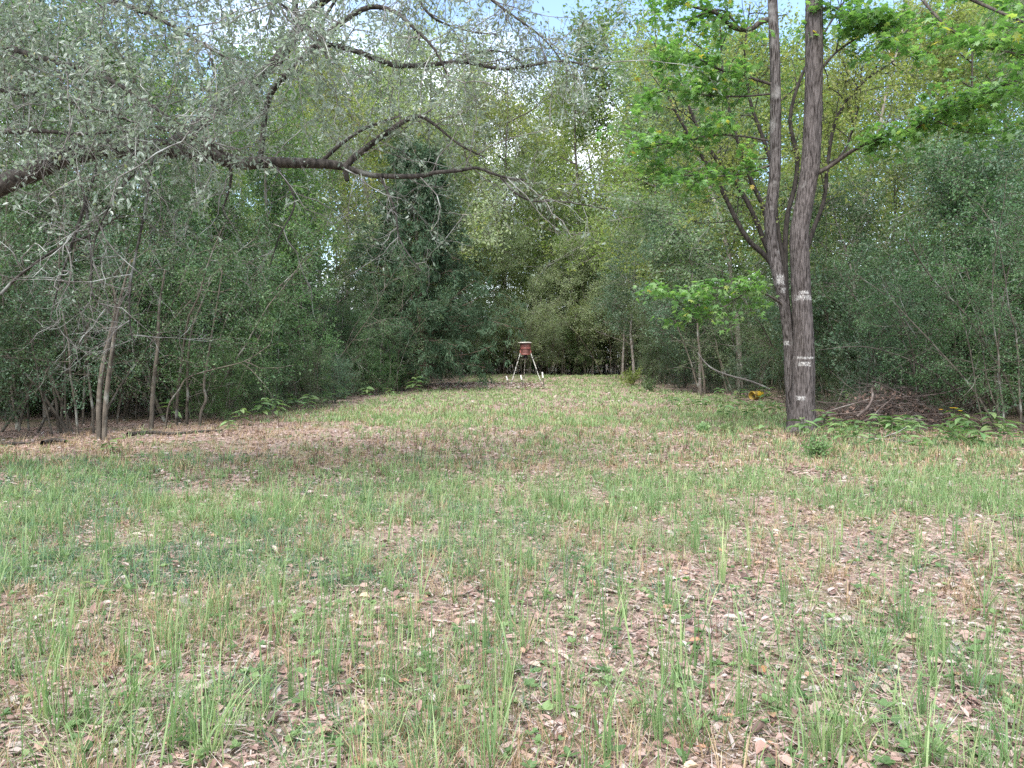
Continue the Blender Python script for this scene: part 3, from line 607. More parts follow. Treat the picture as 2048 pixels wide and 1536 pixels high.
for i, y in enumerate([20.5, 23, 26.5, 30, 34, 38]):
    o = place(BUSH[3], USED, (rx(y) + .2 + r.normal() * .2, y), r.random() * 6.28, float(r.uniform(.42, .6))); leafkind(o)
    tag(o, f'{ORD[i]} low young yaupon at the foot of the right thicket, counted from the camera', 'bush', 'young yaupons along the right thicket')
xs = np.linspace(-3.6, 9, 9)
for i, x in enumerate(xs):
    o = place(BUSH[[4, 2, 1, 4, 0][i % 5]], USED, (x, 54.5 + r.normal() * .8), r.random() * 6.28, float(r.uniform(.9, 1.3)))
    m = ['pale', 'graygreen', 'pale', 'privet', 'pale'][(i + 2) % 5]; slotmat(child(o, 'foliage'), M[m])
    tag(o, f'{ORD[i]} shrub from the left along the back end of the clearing', 'bush', 'shrubs closing the back of the clearing')
for i in range(12):
    o = place(BUSH[[4, 1, 0][i % 3]], USED, (-6 + i * 1.5, 58 + r.normal()), r.random() * 6.28, float(r.uniform(1.2, 1.7)))
    slotmat(child(o, 'foliage'), M[['pale', 'yellowgreen', 'graygreen'][i % 3]])
    tag(o, f'{ORD[i]} taller shrub from the left behind the row closing the clearing', 'bush', 'taller shrubs at the back')

for i in range(26):
    x = -16 + i * 1.45; o = place(BUSH[3], USED, (x, 62 + r.normal() * 1.5), r.random() * 6.28, float(r.uniform(1.3, 1.7)))
    tag(o, f'{ORD[i]} leafy shrub from the left in the dim rank behind the clearing end', 'bush', 'shrubs in the dim rank behind the clearing')
for i in range(16):
    y = 20 + i * 2.2; o = place(BUSH[3], USED, (lx(y) - 9.5 - r.random() * 3, y), r.random() * 6.28, float(r.uniform(1.3, 1.7)))
    tag(o, f'{ORD[i]} leafy shrub away from the camera in the innermost rank of the left thicket', 'bush', 'shrubs in the innermost left rank')
for i in range(14):
    y = 20 + i * 2.4; o = place(BUSH[3], USED, (rx(y) + 9.5 + r.random() * 3, y), r.random() * 6.28, float(r.uniform(1.3, 1.7)))
    tag(o, f'{ORD[i]} leafy shrub away from the camera in the innermost rank of the right thicket', 'bush', 'shrubs in the innermost right rank')
for i in range(12):
    o = place(BUSH[3], USED, (-11.5 - i * .95, 18.5 + r.random() * 2), r.random() * 6.28, float(r.uniform(1.1, 1.4)))
    tag(o, f'{ORD[i]} leafy shrub counting outwards behind the outer end of the left thicket', 'bush', 'shrubs behind the left end')
# ------------------------------------------------------------------ forest trees
treeA = make_tree(301, 15, .20, .13, 19, 8, 7, 18, .14, .32, 'green')
treeB = make_tree(302, 18, .22, .15, 20, 8, 7, 18, .15, .28, 'yellowgreen')
treeC = make_tree(303, 14, .16, .11, 20, 9, 7, 18, .12, .31, 'graygreen', 'bark_gray')
treeD = make_tree(304, 17, .25, .13, 17, 8, 6, 13, .15, .28, 'yellowgreen', 'bark_dark')
TREE = [treeA, treeB, treeC, treeD]; TH = [15, 18, 14, 17]
def forest():
    r = rng(311)
    T = [  # px, Y, height, variant, material, what singles it out
        (40, 19.5, 11, 0, 'graygreen', 'gray-green tree behind the left thicket at the picture edge'),
        (190, 21.5, 13, 2, 'graygreen', 'pale-trunked tree behind the left thicket under the oak bough'),
        (330, 24, 12, 0, 'green', 'green tree showing under the thick part of the oak bough'),
        (420, 30, 13, 1, 'yellowgreen', 'sunny yellow-green tree glimpsed below the oak bough'),
        (540, 27, 12, 0, 'green', 'bright green tree between the oak bough and the cedar'),
        (640, 33, 14, 2, 'graygreen', 'gray-green tree left of the cedar'),
        (740, 43, 20, 1, 'yellowgreen', 'tall green tree rising behind the cedar'),
        (100, 30, 12, 3, 'green', 'tall tree far back in the left woods'),
        (270, 34, 15, 3, 'yellowgreen', 'airy yellowish tree deep in the left woods'),
        (480, 42, 18, 3, 'yellowgreen', 'tall airy tree deep in the woods left of the cedar'),
        (840, 54, 19, 3, 'graygreen', 'thin gray-green tree behind the cedar top'),
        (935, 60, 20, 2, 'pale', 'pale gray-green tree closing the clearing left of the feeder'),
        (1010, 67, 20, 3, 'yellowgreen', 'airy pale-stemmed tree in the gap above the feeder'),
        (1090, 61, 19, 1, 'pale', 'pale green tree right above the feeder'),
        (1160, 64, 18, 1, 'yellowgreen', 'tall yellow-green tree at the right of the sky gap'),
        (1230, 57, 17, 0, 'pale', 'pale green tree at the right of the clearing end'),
        (1300, 47, 19, 3, 'yellowgreen', 'airy yellow tree left of the twin-trunked sweetgum'),
        (1390, 38, 17, 1, 'yellowgreen', 'yellow-green tree behind the many-stemmed tree'),
        (1480, 30, 15, 2, 'graygreen', 'gray-green tree behind the sweetgum trunks'),
        (1700, 30, 17, 1, 'yellowgreen', 'yellow-green tree just right of the sweetgum trunks'),
        (1790, 25, 9, 3, 'graygreen', 'thin tree against the bright sky right of the sweetgum'),
        (1900, 26, 14, 3, 'yellowgreen', 'airy yellow-green tree above the right thicket'),
        (1990, 22, 14, 2, 'graygreen', 'gray-green tree behind the right thicket end'),
        (2070, 27, 17, 1, 'green', 'tall green tree at the right picture edge'),
        (1600, 42, 20, 0, 'green', 'tall tree hidden behind the sweetgum trunks'),
        (1850, 38, 20, 3, 'yellowgreen', 'tall yellow-green tree deep in the right woods'),
    ]
    T += [(px, Y, h, v, m, lab) for (px, Y, h, v, m, lab) in (
        (-60, 24, 12, 3, 'green', 'tree at the very left picture edge behind the thicket'),
        (130, 40, 17, 3, 'yellowgreen', 'airy yellowish tree far back at the left'),
        (370, 48, 20, 3, 'yellowgreen', 'tall airy tree far back behind the oak bough'),
        (590, 50, 21, 3, 'yellowgreen', 'tall yellow-green tree behind the oak bough fork'),
        (690, 60, 29, 1, 'yellowgreen', 'very tall far tree above the cedar to its left'),
        (800, 64, 30, 0, 'green', 'very tall far tree above the cedar crown'),
        (880, 70, 31, 1, 'yellowgreen', 'far tree left of the blue sky gap'),
        (960, 74, 27, 3, 'graygreen', 'far gray-green tree under the blue sky gap'),
        (1060, 76, 27, 3, 'yellowgreen', 'far yellow-green tree under the blue sky gap'),
        (1120, 68, 26, 0, 'yellowgreen', 'far tree right under the blue sky gap'),
        (1200, 74, 31, 1, 'yellowgreen', 'far tall tree bounding the blue sky gap on its right'),
        (1270, 60, 27, 0, 'green', 'tall green tree behind the airy yellow one'),
        (1340, 56, 26, 1, 'yellowgreen', 'tall yellow-green tree far behind the many-stemmed tree'),
        (1450, 48, 22, 0, 'yellowgreen', 'tall tree far behind the left trunk of the sweetgum'),
        (1540, 36, 18, 3, 'yellowgreen', 'airy tree straight behind the sweetgum fork'),
        (1680, 46, 22, 0, 'yellowgreen', 'tall far tree right behind the sweetgum main trunk'),
        (1760, 52, 22, 3, 'green', 'airy far tree right of the sweetgum'),
        (1950, 36, 17, 3, 'yellowgreen', 'tall yellow-green tree far back at the right'),
        (2060, 42, 23, 1, 'yellowgreen', 'tallest tree far back at the right picture edge'),
        (1000, 58, 26, 3, 'graygreen', 'thin tall airy tree whose twigs cross the blue sky gap'),
        (1150, 59, 26, 3, 'yellowgreen', 'thin tall airy tree right of the sky gap'),
        (-110, 21, 13, 1, 'green', 'tree whose crown only just enters at the left picture edge'),
        (2170, 21, 13, 1, 'green', 'tree whose crown only just enters at the right picture edge'),
        (868, 52, 23, 1, 'yellowgreen', 'tall yellow-green tree filling the sky right of the cedar top'),
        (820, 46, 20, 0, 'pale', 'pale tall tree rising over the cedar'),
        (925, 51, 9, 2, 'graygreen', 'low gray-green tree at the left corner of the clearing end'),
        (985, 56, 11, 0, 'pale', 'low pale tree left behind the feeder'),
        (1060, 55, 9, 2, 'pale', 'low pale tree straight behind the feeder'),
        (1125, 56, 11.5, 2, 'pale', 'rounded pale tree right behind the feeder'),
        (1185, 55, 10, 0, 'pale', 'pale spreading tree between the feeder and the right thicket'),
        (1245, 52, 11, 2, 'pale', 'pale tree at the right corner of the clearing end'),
        (1320, 41, 9.5, 2, 'graygreen', 'low gray-green tree over the right thicket near its corner'),
        (1860, 20, 8, 2, 'yaupon2', 'low dark leafy tree inside the right thicket'),
        (1720, 21, 7.5, 2, 'yaupon', 'low dark tree inside the right thicket beside the sweetgum'),
        (2010, 18.5, 7.5, 0, 'yaupon', 'low dark tree inside the right thicket near the picture edge'),
        (90, 18, 7, 2, 'yaupon', 'low dark tree inside the left thicket near the picture edge'),
        (300, 19.5, 7.5, 0, 'yaupon', 'low dark tree inside the left thicket under the bough'),
        (470, 22, 8, 2, 'yaupon', 'low dark tree in the middle of the left thicket'),
        (620, 27, 9, 0, 'yaupon', 'low dark tree inside the left thicket near the cedar'),
        (1400, 29, 8, 2, 'yaupon2', 'low gray-green tree behind the many-stemmed tree'),
        (1270, 42, 9, 0, 'yaupon2', 'low gray-green tree at the right side of the clearing end'),
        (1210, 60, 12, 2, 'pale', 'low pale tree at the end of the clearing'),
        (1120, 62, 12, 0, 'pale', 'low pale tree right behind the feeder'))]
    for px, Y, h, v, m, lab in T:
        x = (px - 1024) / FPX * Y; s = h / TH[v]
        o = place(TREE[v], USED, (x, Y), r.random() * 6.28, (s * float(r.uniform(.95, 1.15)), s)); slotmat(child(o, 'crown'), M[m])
        tag(o, lab, 'tree', 'trees round the clearing')
forest()
def distant_woods():
    r = rng(321); mb = MB(); n = 42000
    a = r.uniform(-1.0, 1.0, n); R = r.uniform(72, 92, n); x = R * np.sin(a); y = R * np.cos(a)
    top = 9 + 9 * vnoise(x, y, 6) + 5 * vnoise(x, y, 2.2) + np.where(np.abs(x - 1) < 7, -6, 0)
    z = r.random(n) ** 1.2 * top
    p = np.stack([x, y, z], -1)
    scatter(mb, LEAF4, p, frames(r, r.normal(size=(n, 3)), r.normal(size=(n, 3)) + [0, 0, .5]), r.uniform(.35, .8, n), r.random(n))
    o = mb.build('distant_woods', M['green']); tag(o, 'far-off woods seen through the gaps between the trees', 'woods', kind='stuff')
distant_woods()

# ------------------------------------------------------------------ deer feeder on its tripod
M['rust'] = plain('rusty_red_drum', (.085, .034, .027), (.165, .070, .056), 6, .6)
M['hoop'] = plain('drum_hoop', (.20, .06, .045), (.28, .10, .08), 9, .5)
M['lid'] = plain('weathered_lid', (.28, .26, .22), (.46, .44, .38), 9, .6)
M['pipe'] = plain('mottled_white_pipe', (.08, .075, .062), (.58, .57, .51), 12, .6, 0, .44, .54)
M['motor'] = plain('black_motor_box', (.012, .012, .012), (.03, .03, .03), 9, .5)
M['steel'] = plain('dark_steel', (.03, .028, .025), (.10, .07, .05), 12, .6)
M['whitetip'] = plain('white_paint', (.62, .61, .57), (.78, .77, .73), 12, .6)
def build_feeder():
    Y = 35.5; c = P(1051, 768, Y); base = np.array([c[0], Y, gz(c[0], Y)])
    root = empty('deer_feeder', base); tag(root, 'rusty red drum feeder on a mottled white tripod', 'feeder')
    z0 = P(1051, 710, Y)[2] - base[2]; z1 = P(1051, 686, Y)[2] - base[2]; H = z1 - z0; rt, rb = .265, .215
    m = MB(); pr = [(0.02, z0), (rb, z0), (rb, z0 + .02)]
    for k in range(9): t = k / 8; pr.append((rb + (rt - rb) * t, z0 + .02 + (H - .02) * t))
    lathe(m, pr, 28); m.build('drum', M['rust'], root)
    for f in (.06, .52, .60):
        m = MB(); rr = rb + (rt - rb) * f; z = z0 + H * f; lathe(m, [(rr, z - .018), (rr + .016, z - .01), (rr + .016, z + .01), (rr, z + .018)], 28); m.build('hoop', M['hoop'], root)
    m = MB(); lathe(m, [(0, z1 + .055), (.24, z1 + .05), (.325, z1 + .03), (.33, z1 + .004), (.325, z1 - .008), (0.05, z1 + .001)], 28, off=(-.025, 0, 0)); m.build('lid', M['lid'], root)
    m = MB(); lathe(m, [(0, z0 - .16), (.10, z0 - .16), (.10, z0 - .03), (.05, z0 - .02), (.05, z0)], 14); sp = m.build('motor', M['motor'], root)
    m = MB(); lathe(m, [(0, z0 - .19), (.16, z0 - .20), (.16, z0 - .185), (0, z0 - .165)], 16); m.build('spinner_plate', M['steel'], sp)
    for (fx, fy, tx, ty) in ((1020, -.25, -.235, -.05), (1086, -.25, .235, -.05), (1047, .95, 0, .24)):
        foot = P(fx, 772, Y + fy) - base; foot[2] = -.05
        top = np.array([tx, ty, z0 + .13]); m = MB()
        one(m, crom([foot, foot * .66 + top * .34, foot * .33 + top * .67, top], 9), [.020, .020, .020], 8); lg = m.build('leg', M['pipe'], root)
        m = MB(); one(m, crom([top + [0, 0, -.05], top, top + [0, 0, .12]], 4), [.04, .04, .036], 8); m.build('leg_socket', M['hoop'], lg)
    for i, (bx, by, tx, ty, what) in enumerate(((1019, 775, 1012.5, 752, 'left foot'), (1046, 772, 1041.5, 750, 'back foot'), (1088, 772, 1084.5, 744, 'right foot'))):
        Yd = Y - .35; b = P(bx, by, Yd); b[2] = gz(b[0], Yd); t = P(tx, ty, Yd) - b
        st = empty('steel_post', b); tag(st, f'short dark leaning steel post with white tip beside the feeder\'s {what}', 'post', 'posts staking the feeder legs')
        # T section: flange and web
        def tee(a, c, w):
            mb = MB(); d = c - a
            for (sx, sy) in ((w, .008), (.008, w)):
                o = np.array([[-sx, -sy, 0], [sx, -sy, 0], [sx, sy, 0], [-sx, sy, 0]]) + ([0, w * .8, 0] if sy > sx else 0)
                V = np.vstack([o + a, o + c]); mb.add(V, np.array([[0, 1, 5, 4], [1, 2, 6, 5], [2, 3, 7, 6], [3, 0, 4, 7], [4, 5, 6, 7]]))
            return mb
        tee(np.array([0, 0, -.1]), t * .62, .026).build('shaft', M['steel'], st)
        tee(t * .62, t, .030).build('painted_tip', M['whitetip'], st)
build_feeder()

# ------------------------------------------------------------------ grass, litter, weeds
def blades(r, mb, base, n_per, H, wid, lean, curve, spread, rnd_lo=0., rnd_hi=1.):
    """arched ribbons; base (N,3) tuft centres; H (N,) heights"""
    N = len(base); n = N * n_per; b = np.repeat(base, n_per, 0); az = r.random(n) * 6.283
    off = np.abs(r.normal(size=n)) * spread; b = b + np.stack([np.cos(az) * off, np.sin(az) * off, np.zeros(n)], -1)
    Hn = np.repeat(H, n_per) * r.uniform(.45, 1.1, n); az2 = az + r.normal(size=n) * .7
    ln = lean * r.uniform(.2, 1.3, n); cv = curve * r.uniform(.2, 1.4, n)
    K = 3; W = np.broadcast_to(wid, (N,)); W = np.repeat(W, n_per) * r.uniform(.7, 1.3, n)
    p = b.copy(); p[:, 2] -= .01; V = np.empty((n, 2 * K + 1, 3)); side = np.stack([-np.sin(az2), np.cos(az2), r.normal(size=n) * .3], -1)
    th = ln
    for k in range(K):
        w = W * (1, .85, .55)[k] / 2
        V[:, 2 * k] = p - side * w[:, None]; V[:, 2 * k + 1] = p + side * w[:, None]
        d = np.stack([np.cos(az2) * np.sin(th), np.sin(az2) * np.sin(th), np.cos(th)], -1)
        p = p + d * (Hn / K)[:, None]; th = np.minimum(th + cv, 2.6)
    p[:, 2] = np.maximum(p[:, 2], .005 + gz(p[:, 0], p[:, 1])); V[:, 2 * K] = p
    F4 = np.array([[0, 1, 3, 2], [2, 3, 5, 4]]); F3 = np.array([[4, 5, 6]]); o = (np.arange(n) * 7)[:, None, None]
    rn = np.clip(np.repeat(r.random(N) * .5, n_per) + r.random(n) * .5, 0, 1) * (rnd_hi - rnd_lo) + rnd_lo
    V = V.reshape(-1, 3); mb.add(V, (F4[None] + o).reshape(-1, 4), np.repeat(rn, 2)); 
    # tips share the same vertices
    F = (F3[None] + o).reshape(-1, 3) + (mb.nv - len(V)); mb.l.append(F.ravel()); mb.n.append(np.full(len(F), 3)); mb.r.append(rn.astype(np.float32)); mb.sm.append(np.full(len(F), False)); mb.mi.append(np.zeros(len(F), int))
def sample(r, n, y0, y1, pw=1.0, margin=.3):
    """points in the clearing seen by the camera, density ~ chosen by depth exponent"""
    u = r.random(n * 2); y = (y0 ** (1 - pw) + u * (y1 ** (1 - pw) - y0 ** (1 - pw))) ** (1 / (1 - pw)) if pw != 1 else y0 * (y1 / y0) ** u
    x = (r.random(n * 2) * 2 - 1) * (.72 * y + 2.0); n = int(n * 1.2)
    k = inside(x, y, margin) & ((np.abs(x) < .72 * y + .3) | (r.random(len(x)) < .5)); x, y = x[k][:n], y[k][:n]
    return np.stack([x, y, gz(x, y)], -1)
_gr = rng(402)
def gdens(x, y):
    """share of green cover, 0..1"""
    n = .55 * vnoise(x, y, 1.3) + .45 * vnoise(x + 31, y, .45)
    base = np.interp(y, [2, 4, 5.5, 7, 9.5, 11, 13, 16, 19, 24, 52], [.38, .40, .48, .62, .66, .62, .56, .60, .80, .98, 1.0])
    leftlit = (x < -3.0 - .8 * vnoise(x, y, .9)) & (y > 11.0 + 1.2 * vnoise(x, y, 1.3)) & (y < 17); base = np.where(leftlit, .10, base)
    base = np.where((np.hypot((x + .8) / 3.0, (y - 36) / 3.2) < 1) & (x < 2), .12, base)       # bare leaf patch by the feeder
    e = np.minimum(x - lx(y), rx(y) - x); base = base * np.clip(e / 1.2, .15, 1)
    p = np.clip((base * .8 + .06 - n) / .42 + .5, 0.03, 1)
    return _gr.random(len(p)) < p
def build_grass():
    r = rng(401); mb = MB()
    # tall upright stems near, loose arching tufts, a few wide blades
    q = sample(r, 1500, 2.6, 9, 1.0); q = q[gdens(q[:, 0], q[:, 1])]
    blades(r, mb, q, 5, r.uniform(.18, .46, len(q)), .0052, .14, .12, .05)
    q = sample(r, 3600, 2.6, 10, .9); q = q[gdens(q[:, 0], q[:, 1])]
    blades(r, mb, q, 13, r.uniform(.12, .32, len(q)), .0042, .6, .42, .045)
    q = sample(r, 190, 2.6, 8.5, 1.0); q = np.vstack([q] + [G(*p)[None] for p in ((985, 1500), (1000, 1440), (1010, 1370), (700, 1150), (720, 1130), (1180, 1200), (1330, 1215), (1475, 1130), (1050, 1290), (820, 1280), (1640, 1150), (1210, 1270), (980, 1535), (1120, 1420), (560, 1180), (1330, 1370))])
    blades(r, mb, q, 13, r.uniform(.26, .52, len(q)), .0058, .13, .09, .028)
    q = np.vstack([G(*p)[None] for p in ((1500, 1330), (1560, 1420), (1640, 1500), (1700, 1480), (1400, 1480), (1750, 1330), (1820, 1260), (1300, 1450), (1950, 1380), (1460, 1040), (1850, 1520), (250, 1420), (90, 1300), (420, 1500))])
    blades(r, mb, q, 46, r.uniform(.3, .5, len(q)), .0045, .55, .42, .06)
    q = sample(r, 260, 2.6, 8, 1.0)
    blades(r, mb, q, 3, r.uniform(.22, .5, len(q)), .009, .35, .25, .02)
    q = sample(r, 5200, 3, 13, .7)
    blades(r, mb, q, 5, r.uniform(.05, .15, len(q)), .0045, .7, .4, .06, .2, 1.)
    # mid distance
    q = sample(r, 10000, 7, 19, .8); q = q[gdens(q[:, 0], q[:, 1])]
    blades(r, mb, q, 7, r.uniform(.06, .24, len(q)), .005 + .0004 * q[:, 1], .4, .3, .05)
    q = sample(r, 10000, 16, 54, .7); q = q[gdens(q[:, 0], q[:, 1])]
    blades(r, mb, q, 6, r.uniform(.10, .22, len(q)), .006 + .0006 * q[:, 1], .4, .3, .10, .3, 1.)
    o = mb.build('grass', M['grass']); tag(o, 'pale green grass growing in tufts across the clearing', 'grass', kind='stuff')
    mb = MB()
    q = sample(r, 5200, 5, 11.5, .8); k = (vnoise(q[:, 0], q[:, 1], 1.1) < .62) & (q[:, 0] < 1.0 - r.random(len(q)) * 3.5); q = q[k]
    blades(r, mb, q, 12, r.uniform(.10, .2, len(q)), .0055, .7, .5, .06)
    q = sample(r, 900, 3, 13, .8); q = q[vnoise(q[:, 0] + 9, q[:, 1], 1.1) < .4]
    blades(r, mb, q, 12, r.uniform(.10, .2, len(q)), .005, .7, .5, .06)
    o = mb.build('fine_grass', M['grassfine']); tag(o, 'soft dark green grass bank spreading over the left of the clearing', 'grass', kind='stuff')
    mb = MB()
    q = sample(r, 3400, 2.6, 12, .9); q = q[vnoise(q[:, 0] - 7, q[:, 1], .8) < .55]
    blades(r, mb, q, 13, r.uniform(.06, .24, len(q)), .0034, .5, .35, .03)
    q = sample(r, 5000, 10, 22, .8)
    blades(r, mb, q, 4, r.uniform(.06, .2, len(q)), .010, .5, .3, .08)
    o = mb.build('dry_grass', M['straw']); tag(o, 'straw-coloured dry grass among the green tufts', 'grass', kind='stuff')
    mb = MB()
    q = sample(r, 1250, 9.5, 22, .9); q = q[(vnoise(q[:, 0] + 3, q[:, 1], 2.0) < .55)]
    blades(r, mb, q, 4, r.uniform(.12, .28, len(q)), .009, .15, .08, .03)
    q = sample(r, 420, 2.8, 10, 1.0)
    blades(r, mb, q, 2, r.uniform(.15, .36, len(q)), .0045, .2, .05, .01)
    o = mb.build('dead_weed_stalks', M['stalk']); tag(o, 'thin brown dead weed stalks standing in the grass', 'weeds', kind='stuff')
build_grass()
def build_litter():
    r = rng(411); mb = MB()
    def orient(n, tilt):
        return frames(r, r.normal(size=(n, 3)) * [1, 1, .12], r.normal(size=(n, 3)) * tilt + [0, 0, 1.])
    CURL = (np.array([[0, 0, .0], [.3, .22, .10], [.7, .2, .12], [1, 0, .02], [.7, -.2, .10], [.3, -.22, .12]]), np.array([[0, 1, 2, 3], [0, 3, 4, 5]]))
    q = sample(r, 46000, 2.5, 10, .6, 4); n = len(q); q[:, 2] += r.random(n) * .03
    scatter(mb, CURL, q, orient(n, .35), np.exp(r.normal(-3.48, .55, n)).clip(.012, .09), r.random(n))
    n = 26000; q = sample(r, n, 2.5, 9, .7, 4); n = len(q); q[:, 2] += .012 + r.random(n) * .03   # straw and needles lying flat
    scatter(mb, (NEEDLE[0] * [1, .4, 1], NEEDLE[1]), q, orient(n, .3), r.uniform(.05, .15, n), .45 + .5 * r.random(n))
    q = sample(r, 26000, 9, 24, .8, 3.0); n = len(q); q[:, 2] += r.random(n) * .02
    scatter(mb, LEAF4, q, orient(n, .3), r.uniform(.05, .11, n), r.random(n) * .85)
    q = sample(r, 7000, 22, 54, .8, 2.5); n = len(q); q[:, 2] += r.random(n) * .02
    scatter(mb, LEAF4, q, orient(n, .3), r.uniform(.10, .2, n), r.random(n) * .85)
    x = r.uniform(-3.9, 1.6, 3500); y = r.uniform(32.5, 39.5, 3500); q = np.stack([x, y, gz(x, y) + .02], -1)
    scatter(mb, LEAF4, q, orient(3500, .3), r.uniform(.12, .2, 3500), .45 + r.random(3500) * .5)
    o = mb.build('leaf_litter', M['litter']); tag(o, 'brown and pinkish fallen leaves covering the clearing floor', 'leaf litter', kind='stuff')
    sh = []
    for v in range(6):
        a = MB(); V = CURL[0] * np.array([1, 1 + .2 * (v % 3), .5 + v * .5]); a.add(V, CURL[1], (.35, .5, .62, .75, .85, .97)[v]); sh.append(a.mesh('fallen_leaf', M['litter']))
    q = sample(r, 300, 2.75, 5.0, .6); q[:, 2] += .018 + r.random(len(q)) * .015; MM = orient(len(q), .3)
    for i in range(len(q)):
        o = link('fallen_leaf', sh[i % 6], ground); m = Matrix(MM[i].tolist()).to_4x4(); m.translation = Vector(q[i]); o.matrix_local = m @ Matrix.Scale(float(r.uniform(.045, .085)), 4)
    # small ground weeds
    mb = MB(); q = sample(r, 1500, 2.7, 14, .9, 0); n = len(q)
    c = np.repeat(q, 6, 0); az = r.random(len(c)) * 6.28; a = np.stack([np.cos(az), np.sin(az), r.uniform(0, .6, len(c))], -1)
    c[:, 2] += np.repeat(r.uniform(.01, .07, n), 6)
    scatter(mb, (LEAF6[0] * [1, 1.5, 1], LEAF6[1]), c, frames(r, a, r.normal(size=(len(c), 3)) * .3 + [0, 0, 1]), np.repeat(r.uniform(.02, .05, n), 6) * r.uniform(.7, 1.2, len(c)), np.repeat(r.random(n), 6))
    o = mb.build('ground_weeds', M['forb']); tag(o, 'small broad-leaved weeds low among the leaves and grass', 'weeds', kind='stuff')
build_litter()

# ------------------------------------------------------------------ saplings at the left edge
def sapling(name, seed, stems, label, nb=7, mat='yaupon', group='saplings on the left edge'):
    r = rng(seed); f = stems[0][0][0]; b = G(f[0], f[1]); root = empty(name, b); tag(root, label, 'sapling', group); fol = MB(); tw = MB()
    for pts, ra, rb in stems:
        Y = b[1]; px = Y / FPX / 2; q = [P(p[0], p[1], Y + (p[2] if len(p) > 2 else 0)) for p in pts]; q[0][2] = -.08
        pp = crom(q, 3 * len(q)) - b; w = MB(); one(w, pp, np.array([ra * 1.15, ra, (ra + rb) / 2, rb]) * px * .82, 8); w.build('stem', M['stem'], root)
        K = len(pp) - 1; p, d, l, rr = spawn(r, pp[None], np.linspace(ra, rb, K + 1)[None] * px, nb, .35, 1., 55, 14, lambda t, q: q.uniform(.4, 1.2, t.shape), lambda t, q: q.uniform(.006, .01, t.shape))
        P1 = grow(r, p, d, l, 5, .2, -.1); R1 = taper(rr, 5, .4); tubes(tw, P1, R1, 4)
        p, d, l, rr = spawn(r, P1, R1, 7, .2, 1., 50, 15, lambda t, q: q.uniform(.1, .45, t.shape), lambda t, q: q.uniform(.002, .003, t.shape))
        P2 = grow(r, p, d, l, 3, .25, -.3); tubes(tw, P2, taper(rr, 3, .5), 3); leaves_on(r, fol, P2, 9, .048, LEAF4, .45, .05)
    tw.build('twigs', M['stem'], root); fol.build('foliage', M[mat], root)
sapling('yaupon_sapling', 501, [([(198, 878), (198, 810), (203, 750), (215, 690), (228, 640), (232, 600), (222, 560)], 12, 5),
    ([(208, 876), (212, 800), (222, 720), (232, 650), (240, 600), (262, 520)], 11, 4)], 'pale twin-stemmed sapling standing in front of the left thicket')
sapling('yaupon_sapling', 502, [([(302, 858), (305, 800), (310, 740), (316, 690), (318, 620), (330, 540)], 10, 4)], 'straight single-stemmed sapling right of the twin-stemmed one')
sapling('yaupon_sapling', 503, [([(330, 858), (338, 810), (358, 780), (376, 755), (430, 738), (490, 722), (540, 690)], 4, 1.5)], 'thin pale sapling bent over sharply to the right')
sapling('yaupon_sapling', 504, [([(399, 852), (402, 825), (412, 800), (408, 775), (412, 740), (420, 690), (432, 620), (445, 540)], 7, 3)], 'kinked gray sapling right of the bent one')
sapling('yaupon_sapling', 505, [([(118, 862), (112, 800), (95, 740), (70, 690), (40, 640)], 7, 3), ([(122, 862), (125, 790), (140, 720), (160, 640)], 5, 2)], 'thin forked sapling near the left picture edge')
sapling('yaupon_sapling', 506, [([(1410, 792), (1408, 760), (1402, 720), (1395, 660), (1400, 600)], 6, 3), ([(1405, 792), (1392, 762), (1380, 720), (1350, 640)], 5, 2)], 'pale forked sapling before the dark gap left of the sweetgum', group='saplings')

